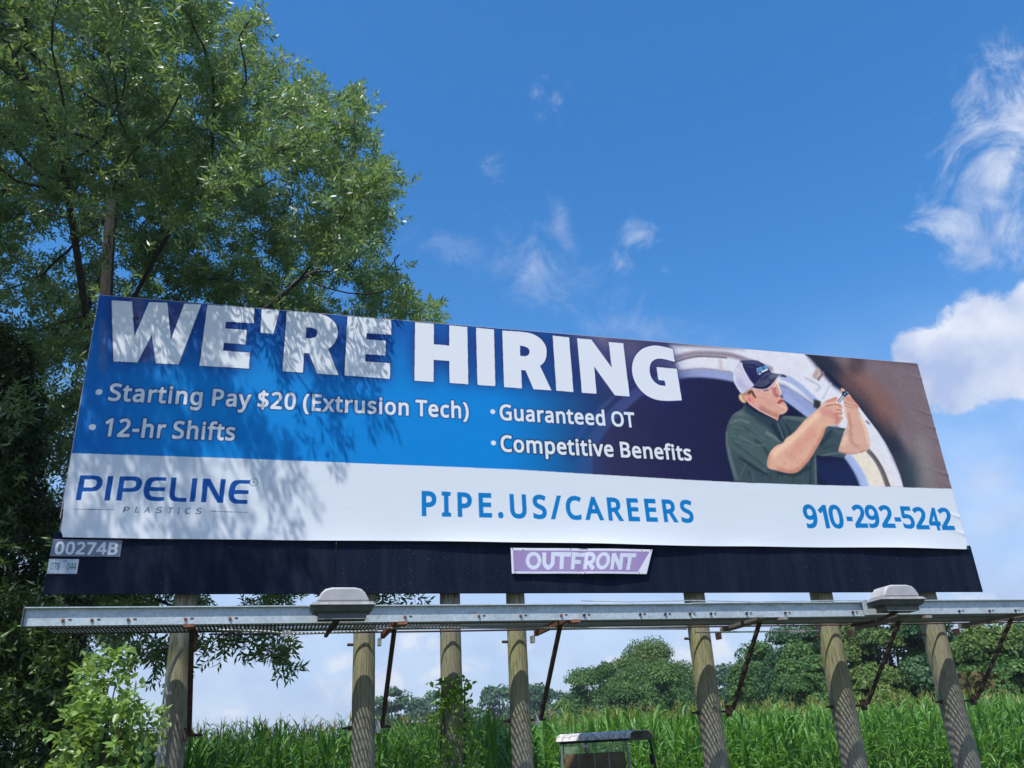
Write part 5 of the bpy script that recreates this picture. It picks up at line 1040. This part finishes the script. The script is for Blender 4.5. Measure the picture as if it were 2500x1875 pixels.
# ---------------------------------------------------------------- the big oak behind and over the left end of the board
M_ = Mat('oak_bark'); c = M_.mix(M_.ramp(M_.noise(6, 7, .65, (3, 3, .7)), [(.35, 0.), (.7, 1.)]), (.022, .018, .014), (.060, .053, .044)); M_.set(Base_Color=c, Roughness=.9); M_.bump(M_.noise(9, 6, .6, (3, 3, .7)), .7, .03); m_bark = M_.m
m_oak = leaf_mat('willow_oak_leaf', (.048, .110, .036), (.27, .39, .16), .38, .42, .8)
def oak():
    rs = np.random.RandomState(21); base = bw(-.45, 2.8); ax = np.array([base.x, base.y])
    uvec = np.array([BD.x, BD.y]); yvec = np.array([-BN.x, -BN.y])
    def rad(z, th):
        t = np.interp(z, [2.2, 3.2, 5, 8, 9.5, 11, 12.5, 14, 15.5, 17, 18.5], [3.4, 5.6, 6.4, 7.2, 7.3, 6.9, 6.2, 5.2, 4.2, 3.0, .5])
        return t * (1 + .25 * max(0, -math.cos(th))) * (1 + .10 * np.sin(3 * th + .9 * z) + .07 * np.sin(5 * th - 1.4 * z + 1))
    pts = []
    while len(pts) < 4200:
        z = 2.3 + rs.rand() * 16; th = rs.rand() * 6.28; q = math.sqrt(rs.rand() * .85 + .15) if rs.rand() < .8 else math.sqrt(rs.rand()); r = rad(z, th) * q
        if rs.rand() > rad(z, th) / 6.6: continue
        lu, ly = r * math.cos(th), (1.05 if math.sin(th) < 0 else .85) * r * math.sin(th) + float(np.interp(z, [2, 8, 11, 16], [.3, .0, -.5, -.6])); off = ly + 2.8
        if off < .3 and z + 2.2 * off < 2.9: continue
        if off < .9 and z < 8.7 + .35 * max(0, -off): continue
        uu = lu - .45; zl = z + 2.2 * off; ul = uu - .72 * off
        if off < -.3 and zl < 8.1 and ul > 4.8 - (8.1 - zl) * .26: continue
        yl = off + (z - 2.2) / 2.2; uc = uu + .33 * (z - 2.2)
        if 4.3 < yl < 7.2 and 1.0 < uc < 6.5 and z > 4.3 and rs.rand() < .93: continue
        w3 = Vector((ax[0] + uvec[0] * lu + yvec[0] * ly, ax[1] + uvec[1] * lu + yvec[1] * ly, z - 1.6)); dz = w3.dot(fwd); py_ = 937.5 - 2014 * w3.dot(upv) / dz; px_ = 1250 + 2014 * w3.dot(rgt) / dz
        if px_ > np.interp(py_, [-400, -200, 0, 110, 230, 330, 410, 560, 590, 680, 775, 1440, 1480, 1560, 1640, 1740], [200, 380, 540, 680, 850, 900, 950, 930, 1000, 990, 1080, 985, 930, 790, 700, 520]) + 10 + 85 * math.sin(py_ * .045) * math.sin(py_ * .017 + 1) - 60 * rs.rand() ** 2: continue
        if z < 4.6 and lu - .8 > 1.6 and rs.rand() < .35: continue
        if z < 3.0 and lu - .8 > 2.2: continue
        if z < 4.5 and off > 2.2 and uu > -.5: continue
        if lu - .8 > .9 and z < 2.6 + .1 * lu: continue
        p = np.array([lu, ly]); pts.append((ax[0] + uvec[0] * p[0] + yvec[0] * p[1], ax[1] + uvec[1] * p[0] + yvec[1] * p[1], z))
    A = np.array(pts)
    # trunk and limbs grow towards the foliage (space colonisation)
    nodes = []; par = []
    z = 0.; x, y = ax
    while z < 15:
        nodes.append((x + .25 * math.sin(z * .35), y + .2 * math.sin(z * .28 + 1), z)); par.append(len(nodes) - 2); z += .35
    par[0] = -1
    for (dir_, z0, ln) in [((-.75, -.1, .8), 2.2, 8), ((.8, -.3, 1.0), 6.6, 5), ((.75, .3, 1.0), 4.6, 4), ((-.1, -.9, .9), 7.2, 5), ((.5, -.8, .8), 8.4, 4), ((-.8, -.5, .9), 5.2, 6), ((.95, -.26, -.10), 5.0, 5.4), ((.75, -.35, -.30), 4.8, 3.6), ((.9, -.1, .25), 6.0, 6)]:
        d = np.array([uvec[0] * dir_[0] + yvec[0] * dir_[1], uvec[1] * dir_[0] + yvec[1] * dir_[1], dir_[2]]); d /= np.linalg.norm(d); i = int(z0 / .35); p = np.array(nodes[i]); pi = i
        for s in np.arange(.35, ln, .35):
            q = p + d * s + np.array([0, 0, -.02 * s * s]); nodes.append(tuple(q)); par.append(pi); pi = len(nodes) - 1
    N = np.array(nodes); par = list(par); alive = np.ones(len(A), bool)
    near = np.full(len(A), 1e9); who = np.zeros(len(A), int)
    def upd(i0):
        D = np.linalg.norm(A[:, None] - N[None, i0:], axis=2); j = D.argmin(1); d = D[np.arange(len(A)), j]; m = d < near; near[m] = d[m]; who[m] = j[m] + i0
    upd(0); step = .36
    for it in range(60):
        act = np.where(alive & (near > .42))[0]
        if len(act) == 0: break
        w = who[act]; d = A[act] - N[w]; d /= np.linalg.norm(d, axis=1)[:, None]; u, inv = np.unique(w, return_inverse=True); S = np.zeros((len(u), 3)); np.add.at(S, inv, d)
        l = np.linalg.norm(S, axis=1); ok = l > .05; S = S[ok] / l[ok, None]; u = u[ok]; new = N[u] + (S + rs.randn(len(u), 3) * .12) * step
        dn = np.array([np.min(np.sum((N - v_) ** 2, 1)) for v_ in new]) if len(new) else np.zeros(0)
        bad = set(u[dn < .17 ** 2].tolist()); km = act[np.array([x in bad for x in w.tolist()], bool)]; alive[km[near[km] < .9]] = False; new = new[dn >= .17 ** 2]; u = u[dn >= .17 ** 2]
        if len(u) == 0: continue
        i0 = len(N); N = np.vstack([N, new]); par += list(u); upd(i0)
    par = np.array(par); n = len(N); area = np.zeros(n)
    leafm = np.ones(n, bool); leafm[par[par >= 0]] = False
    for i in range(n - 1, -1, -1):
        pass
    order = np.argsort(-np.arange(n))
    area[leafm] = .009 ** 2
    for i in range(n - 1, 0, -1):
        if area[i] == 0: area[i] = .009 ** 2
        area[par[i]] += area[i] * 1.0
    rad_ = np.minimum(np.sqrt(area) * .62 + .004, .36)
    kids = [[] for _ in range(n)]
    for i in range(1, n):
        if par[i] >= 0: kids[par[i]].append(i)
    mb = MB()
    stack = [(0, None)]
    while stack:
        s, pr = stack.pop(); ch = [pr] if pr is not None else []
        i = s; ch.append(i)
        while kids[i]:
            k = max(kids[i], key=lambda q: rad_[q])
            for o_ in kids[i]:
                if o_ != k: stack.append((o_, i))
            ch.append(k); i = k
        if len(ch) > 1:
            r_ = [rad_[c] for c in ch]
            if pr is not None: r_[0] = r_[1]
            if max(r_) > .012: mb.tube([N[c] for c in ch], r_, 8 if max(r_) > .05 else 4, cap=False)
    root = empty('oak_tree', (0, 0, 0)); root.location = base
    tag(root, 'huge leafy oak tree with narrow leaves towering behind the left end of the billboard', 'tree')
    o = mb.build('trunk', m_bark, root, smooth=True); o.location = -base
    thin = np.where((rad_ < .045) & (np.arange(n) > 5))[0]
    D = N[thin] - N[par[thin]]; rep = 16; P = np.repeat(N[thin], rep, 0); D = np.repeat(D, rep, 0); D /= np.linalg.norm(D, axis=1)[:, None] + 1e-9
    P = P + rs.randn(len(P), 3) * .13; D = D * .7 + rs.randn(len(P), 3) * .75 + np.array([0, 0, .10])
    q = P - np.array([BO.x, BO.y, 0]); off = -(q[:, 0] * BN.x + q[:, 1] * BN.y)
    okm = ~((off < .75) & (P[:, 2] < 8.75 + .5 * np.clip(-off, 0, 9)))
    cl = np.sin(P[:, 0] * 1.9 + 1.3 * np.sin(P[:, 2] * 1.1)) * np.sin(P[:, 1] * 1.7 + 2) * np.sin(P[:, 2] * 2.1 + np.sin(P[:, 0] * 1.4)); okm &= rs.rand(len(P)) < .70 + 1.1 * cl   # boughs and gaps
    lu_ = q[:, 0] * BD.x + q[:, 1] * BD.y; yl = off + (P[:, 2] - 2.2) / 2.2; uc = lu_ + .33 * (P[:, 2] - 2.2)
    okm &= ~((off < .3) & (P[:, 2] + 2.2 * off < 8.3) & (rs.rand(len(P)) < .48))
    okm &= ~((yl > 4.2) & (yl < 7.2) & (uc > 1.0) & (uc < 6.8) & (P[:, 2] > 2.4) & ~((off < 2.1) & (P[:, 2] < 4.8)) & (rs.rand(len(P)) < .92))
    P, D = P[okm], D[okm]
    print('oak nodes', n, 'sprays', len(P))
    V, F, T = sprays(P, D, 13, .28, .135, .040, rs)
    o = np_mesh('crown', V, F, m_oak, root, col=T); o.location = -base
    return N
oak()

def understory(name, label, cat, cu, cy, ru, ry, h, n, L, W, mat, seed, group=None, top=1.0, stems=8):
    """shrub: several stems from the ground and broad leaves through its volume"""
    rs = np.random.RandomState(seed); b = bw(cu, cy); root = empty(name, b); tag(root, label, cat, group)
    th = rs.rand(n) * 6.28; t = rs.rand(n) ** .8; z = h * (.08 + .92 * t); k = np.sqrt(np.clip(1 - (np.abs(t - .35) / .72) ** 2, .03, 1)) * (.25 + .75 * rs.rand(n) ** .4) * (1 + .18 * np.sin(3 * th + 5 * t))
    P = np.stack([ru * k * np.cos(th), ry * k * np.sin(th), z], 1); D = np.stack([np.cos(th), np.sin(th), .3 + 0 * th], 1) + rs.randn(n, 3) * .5
    V, F, T = sprays(P, D, 7, .22, L, W, rs, 1.3, True)
    mb = MB()
    for i in range(stems):
        a = rs.rand() * 6.28; q = rs.rand() * .7; mb.tube([(.1 * math.cos(a), .1 * math.sin(a), -.05), (ru * q * .5 * math.cos(a), ry * q * .5 * math.sin(a), h * .45), (ru * q * math.cos(a), ry * q * math.sin(a), h * .9)], [.03, .02, .006], 5)
    mb.build('stem', m_bark, root, smooth=True); np_mesh('foliage', V, F, mat, root, col=T)
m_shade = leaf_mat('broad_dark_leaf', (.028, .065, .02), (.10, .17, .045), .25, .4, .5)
m_ivy = leaf_mat('shaded_climber_leaf', (.012, .032, .010), (.05, .09, .025), .15, .4, .4)  # climber leaf set darker: the shade round the oak's foot is in its colour
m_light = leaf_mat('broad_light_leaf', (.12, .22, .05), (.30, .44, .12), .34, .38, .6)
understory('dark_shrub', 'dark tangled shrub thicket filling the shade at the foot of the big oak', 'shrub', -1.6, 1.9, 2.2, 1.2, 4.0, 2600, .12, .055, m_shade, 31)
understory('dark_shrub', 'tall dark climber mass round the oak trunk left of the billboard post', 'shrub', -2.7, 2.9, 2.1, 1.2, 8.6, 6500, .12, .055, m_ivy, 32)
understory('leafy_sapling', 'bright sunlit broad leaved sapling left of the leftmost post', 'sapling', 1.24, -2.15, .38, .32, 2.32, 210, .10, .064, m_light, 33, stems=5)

def vine_on_post():
    rs = np.random.RandomState(44); u, r = POSTS[2]; b = bw(u, .12 + r); root = empty('climbing_vine', b, YAW); tag(root, 'green leafy vine climbing the third wooden post from the left', 'vine')
    mb = MB()
    for s in range(4):
        a0 = -1.57 + rs.randn() * .9; pts = [((r + .03) * math.cos(a0 + .35 * math.sin(z * 2 + s)), (r + .03) * math.sin(a0 + .35 * math.sin(z * 2 + s)), z) for z in np.linspace(0, 2.45, 16)]; mb.tube(pts, .008, 5)
    mb.build('stem', m_bark, root); n = 380; z = rs.rand(n) ** .8 * 2.55; a = -1.57 + rs.randn(n) * .9; q = r + .03 + np.abs(rs.randn(n)) * .05 * (1 + .8 * (z < 2.2))
    P = np.stack([q * np.cos(a), q * np.sin(a), z], 1); side = rs.rand(n) < .12; P[side, 0] -= rs.rand(side.sum()) * .35 * (z[side] < 2.3)
    D = np.stack([np.cos(a), np.sin(a), -.4 + 0 * a], 1) + rs.randn(n, 3) * .5; V, F, T = sprays(P, D, 2, .06, .095, .065, rs, 1.2, True); np_mesh('foliage', V, F, leaf_mat('vine_leaf', (.08, .20, .03), (.24, .40, .08), .35, .4, .5), root, col=T)
vine_on_post()

understory('leafy_sapling', 'slender bright sapling shoot behind the sunlit one, reaching up to the catwalk', 'sapling', 1.12, -1.95, .20, .20, 2.72, 110, .10, .064, m_light, 35, stems=3)
understory('leafy_sapling', 'low pale green sapling close against the leftmost post', 'sapling', 1.50, -1.75, .22, .22, 2.2, 110, .09, .058, m_light, 36, stems=3)
# ---------------------------------------------------------------- far trees
def far_tree(px, dist, h, w, label, group, mat, seed, cat='tree', size=.15, n=28000, low=.03, name='broadleaf_tree', sx=1.0):
    """tree beyond the field, standing on the bearing px at the given distance"""
    rs = np.random.RandomState(seed); v = dir_of(px, 1840 - .0555 * (px - 1250)); k = dist / math.hypot(v.x, v.y); b = Vector((v.x * k, v.y * k, 0)); root = empty(name, b); tag(root, label, cat, group)
    K = 48; c = []                                         # boughs: lumps spread over an uneven dome
    for i in range(K):
        t = rs.rand() ** 1.25; th = rs.rand() * 6.28; rr = math.sqrt(max(.02, 1 - ((t - .38) / .66) ** 2)) * (.45 + .5 * rs.rand()); c.append((w / 2 * rr * math.cos(th), w / 2 * rr * math.sin(th) * sx, h * (low + (.9 - low) * t)))
    c = np.array(c); cr = (.11 + .10 * rs.rand(K)) * min(w, h * 1.2); j = rs.randint(0, K, n); d = rs.randn(n, 3); d /= np.linalg.norm(d, axis=1)[:, None]; d[:, 2] = np.abs(d[:, 2]) * .9 + d[:, 2] * .1
    P = c[j] + d * (cr[j] * (.55 + .5 * rs.rand(n) ** .5))[:, None]; P[:, 2] = np.clip(P[:, 2], .2, None)
    ori = d + rs.randn(n, 3) * .6; Fm = rot_to(ori, rs.rand(n) * 6.28); s = size * (.6 + .8 * rs.rand(n)); q = 5
    ang = np.linspace(0, 2 * np.pi, q, endpoint=False); rad_ = .35 + .35 * rs.rand(n, q)
    V = P[:, None] + (Fm[:, None, 0] * np.cos(ang)[None, :, None] + Fm[:, None, 1] * np.sin(ang)[None, :, None]) * (s[:, None] * rad_)[..., None] + Fm[:, None, 2] * (rs.randn(n, q, 1) * .12 * s[:, None, None])
    F = np.arange(n * q).reshape(n, q); tint = np.clip(.3 + .35 * rs.randn(K)[j] * .6 + .22 * rs.randn(n), 0, 1)
    mb = MB(); mb.tube([(0, 0, -.2), (.1, 0, h * .35), (-.1, .1, h * .8)], [.03 * h, .022 * h, .006 * h], 8)
    for i in range(7): mb.tube([(0, 0, h * (.2 + .06 * i)), tuple(c[i] * .6 + np.array([0, 0, h * .12])), tuple(c[i])], [.012 * h, .008 * h, .003 * h], 5)
    mb.build('trunk', m_bark, root); np_mesh('crown', V.reshape(-1, 3), F, mat, root, col=np.repeat(tint, q)); return root
m_far = leaf_mat('deep_green_foliage', (.045, .115, .030), (.14, .25, .06), .22, .6, .3)
m_far_y = leaf_mat('olive_foliage', (.065, .125, .028), (.18, .26, .06), .22, .6, .3)
m_far_b = leaf_mat('blue_green_foliage', (.038, .10, .045), (.11, .21, .08), .22, .6, .3)
m_brown = leaf_mat('withered_foliage', (.07, .065, .03), (.15, .12, .05), .2, .8, .1)
def hz_(px): return 1840 - .0555 * (px - 1250)
def height(px, py, dist): return 1.6 + (hz_(px) - py) / 2014. * dist * 1.02 / math.cos(0)
T_ = [  # px, py of the top, distance, width in px, material, label
    (1462, 1652, 92, 130, m_far, 'leftmost low rounded tree of the middle clump beyond the maize'),
    (1528, 1640, 88, 150, m_far, 'second rounded tree from the left in the middle clump beyond the maize'),
    (1590, 1597, 96, 150, m_far_y, 'tallest olive tinted tree at the back of the middle clump'),
    (1660, 1600, 94, 150, m_far_y, 'olive tree right of the tallest one in the middle clump, behind a post'),
    (1610, 1660, 86, 170, m_far, 'broad deep green tree in front of the olive ones in the middle clump'),
    (1690, 1655, 90, 120, m_far, 'rightmost tree of the middle clump, half hidden by the fifth post'),
    (1862, 1632, 74, 110, m_far, 'pointed low tree at the left end of the right hand tree row'),
    (1915, 1600, 70, 150, m_far, 'rounded tree second in the right hand tree row, left of the sixth post'),
    (1985, 1560, 66, 150, m_far_b, 'blue green tree straight behind the sixth post'),
    (2065, 1530, 64, 150, m_far, 'tall deep green tree right of the sixth post'),
    (2140, 1540, 60, 140, m_far_y, 'olive tree between the sixth and seventh posts'),
    (2215, 1518, 62, 160, m_far_y, 'tallest olive tree just left of the seventh post'),
    (2170, 1650, 52, 110, m_far_y, 'low olive bushy tree at the foot of the right hand row'),
    (2330, 1533, 60, 150, m_far_b, 'feathery blue green tree just right of the seventh post'),
    (2398, 1590, 56, 120, m_far, 'dark tree behind the last catwalk strut'),
    (2462, 1555, 54, 150, m_far_y, 'russet tinged tree near the right edge of the view'),
    (2530, 1575, 54, 150, m_far, 'dark tree cut by the right edge of the view'),
    (2440, 1640, 50, 110, m_far, 'low dark tree under the russet tinged one'),
    (1835, 1668, 80, 110, m_far_b, 'lowest tree at the left foot of the right hand row'),
    (1960, 1650, 62, 130, m_far, 'low spreading tree in front of the one behind the sixth post'),
    (2050, 1640, 58, 130, m_far, 'low green tree right of the sixth post, under the tall one'),
    (2290, 1640, 54, 130, m_far_b, 'low blue green tree behind the foot of the seventh post'),
    (1560, 1700, 84, 150, m_far, 'lowest bush like tree at the foot of the middle clump')]
for i, (px, py, dist, wpx, mat, lab) in enumerate(T_):
    far_tree(px, dist, height(px, py, dist) * .94, wpx / 2014. * dist * 1.35, lab, 'trees beyond the maize field', mat, 200 + i)
r_ = far_tree(2385, 40, 3.6, 3.6, 'reddish brown withered shrub at the edge of the maize right of the last post', None, m_brown, 260, 'shrub', .2, 1500, .1, 'withered_shrub')
# distant wood line
WL = [(955, 1722, 60), (1000, 1716, 80), (1060, 1712, 90), (1110, 1722, 60), (1180, 1702, 80), (1225, 1700, 90), (1290, 1712, 80), (1330, 1700, 70), (1385, 1716, 80), (1420, 1722, 60), (1760, 1668, 50), (1790, 1662, 60), (1822, 1675, 60), (1850, 1655, 70)]
WLAB = ['leftmost far tree of the hazy wood line, right of the second post', 'second far tree from the left end of the hazy wood line', 'far tree left of the vine clad post on the wood line', 'low far tree right beside the vine clad post', 'rounded far tree midway between vine clad post and fourth post',
        'taller far tree just left of the fourth post', 'far tree just right of the fourth post', 'tallest far tree right of the fourth post, behind the strut', 'far tree right of the fourth post strut on the wood line', 'last low far tree before the middle clump of nearer trees',
        'far tree just right of the fifth post', 'far tree behind the strut of the fifth post', 'lowest far tree in the gap right of the fifth post', 'far tree touching the left end of the right hand tree row']
for i, (px, py, wpx) in enumerate(WL):
    lab = WLAB[i]
    far_tree(px, 210 + (i * 37) % 40, height(px, py, 225) , wpx / 2014. * 225 * 1.5, lab, 'far trees on the wood line', m_far_b, 300 + i, size=.55, n=4500)


# ---------------------------------------------------------------- summer haze: one closed box of thin even air round everything
def haze():
    mb = MB(); mb.box((-420, -60, -1.2), (420, 420, 45)); m = bpy.data.materials.new('haze'); m.use_nodes = True; t = m.node_tree; t.nodes.clear(); o = t.nodes.new('ShaderNodeOutputMaterial'); v = t.nodes.new('ShaderNodeVolumePrincipled')
    v.inputs['Color'].default_value = (.80, .89, 1.0, 1); v.inputs['Density'].default_value = HAZE; v.inputs['Anisotropy'].default_value = .3; t.links.new(v.outputs[0], o.inputs['Volume'])
    ob = mb.build('haze', m); tag(ob, 'thin bluish summer haze over the field', 'haze', kind='stuff')
HAZE = .0004
haze()
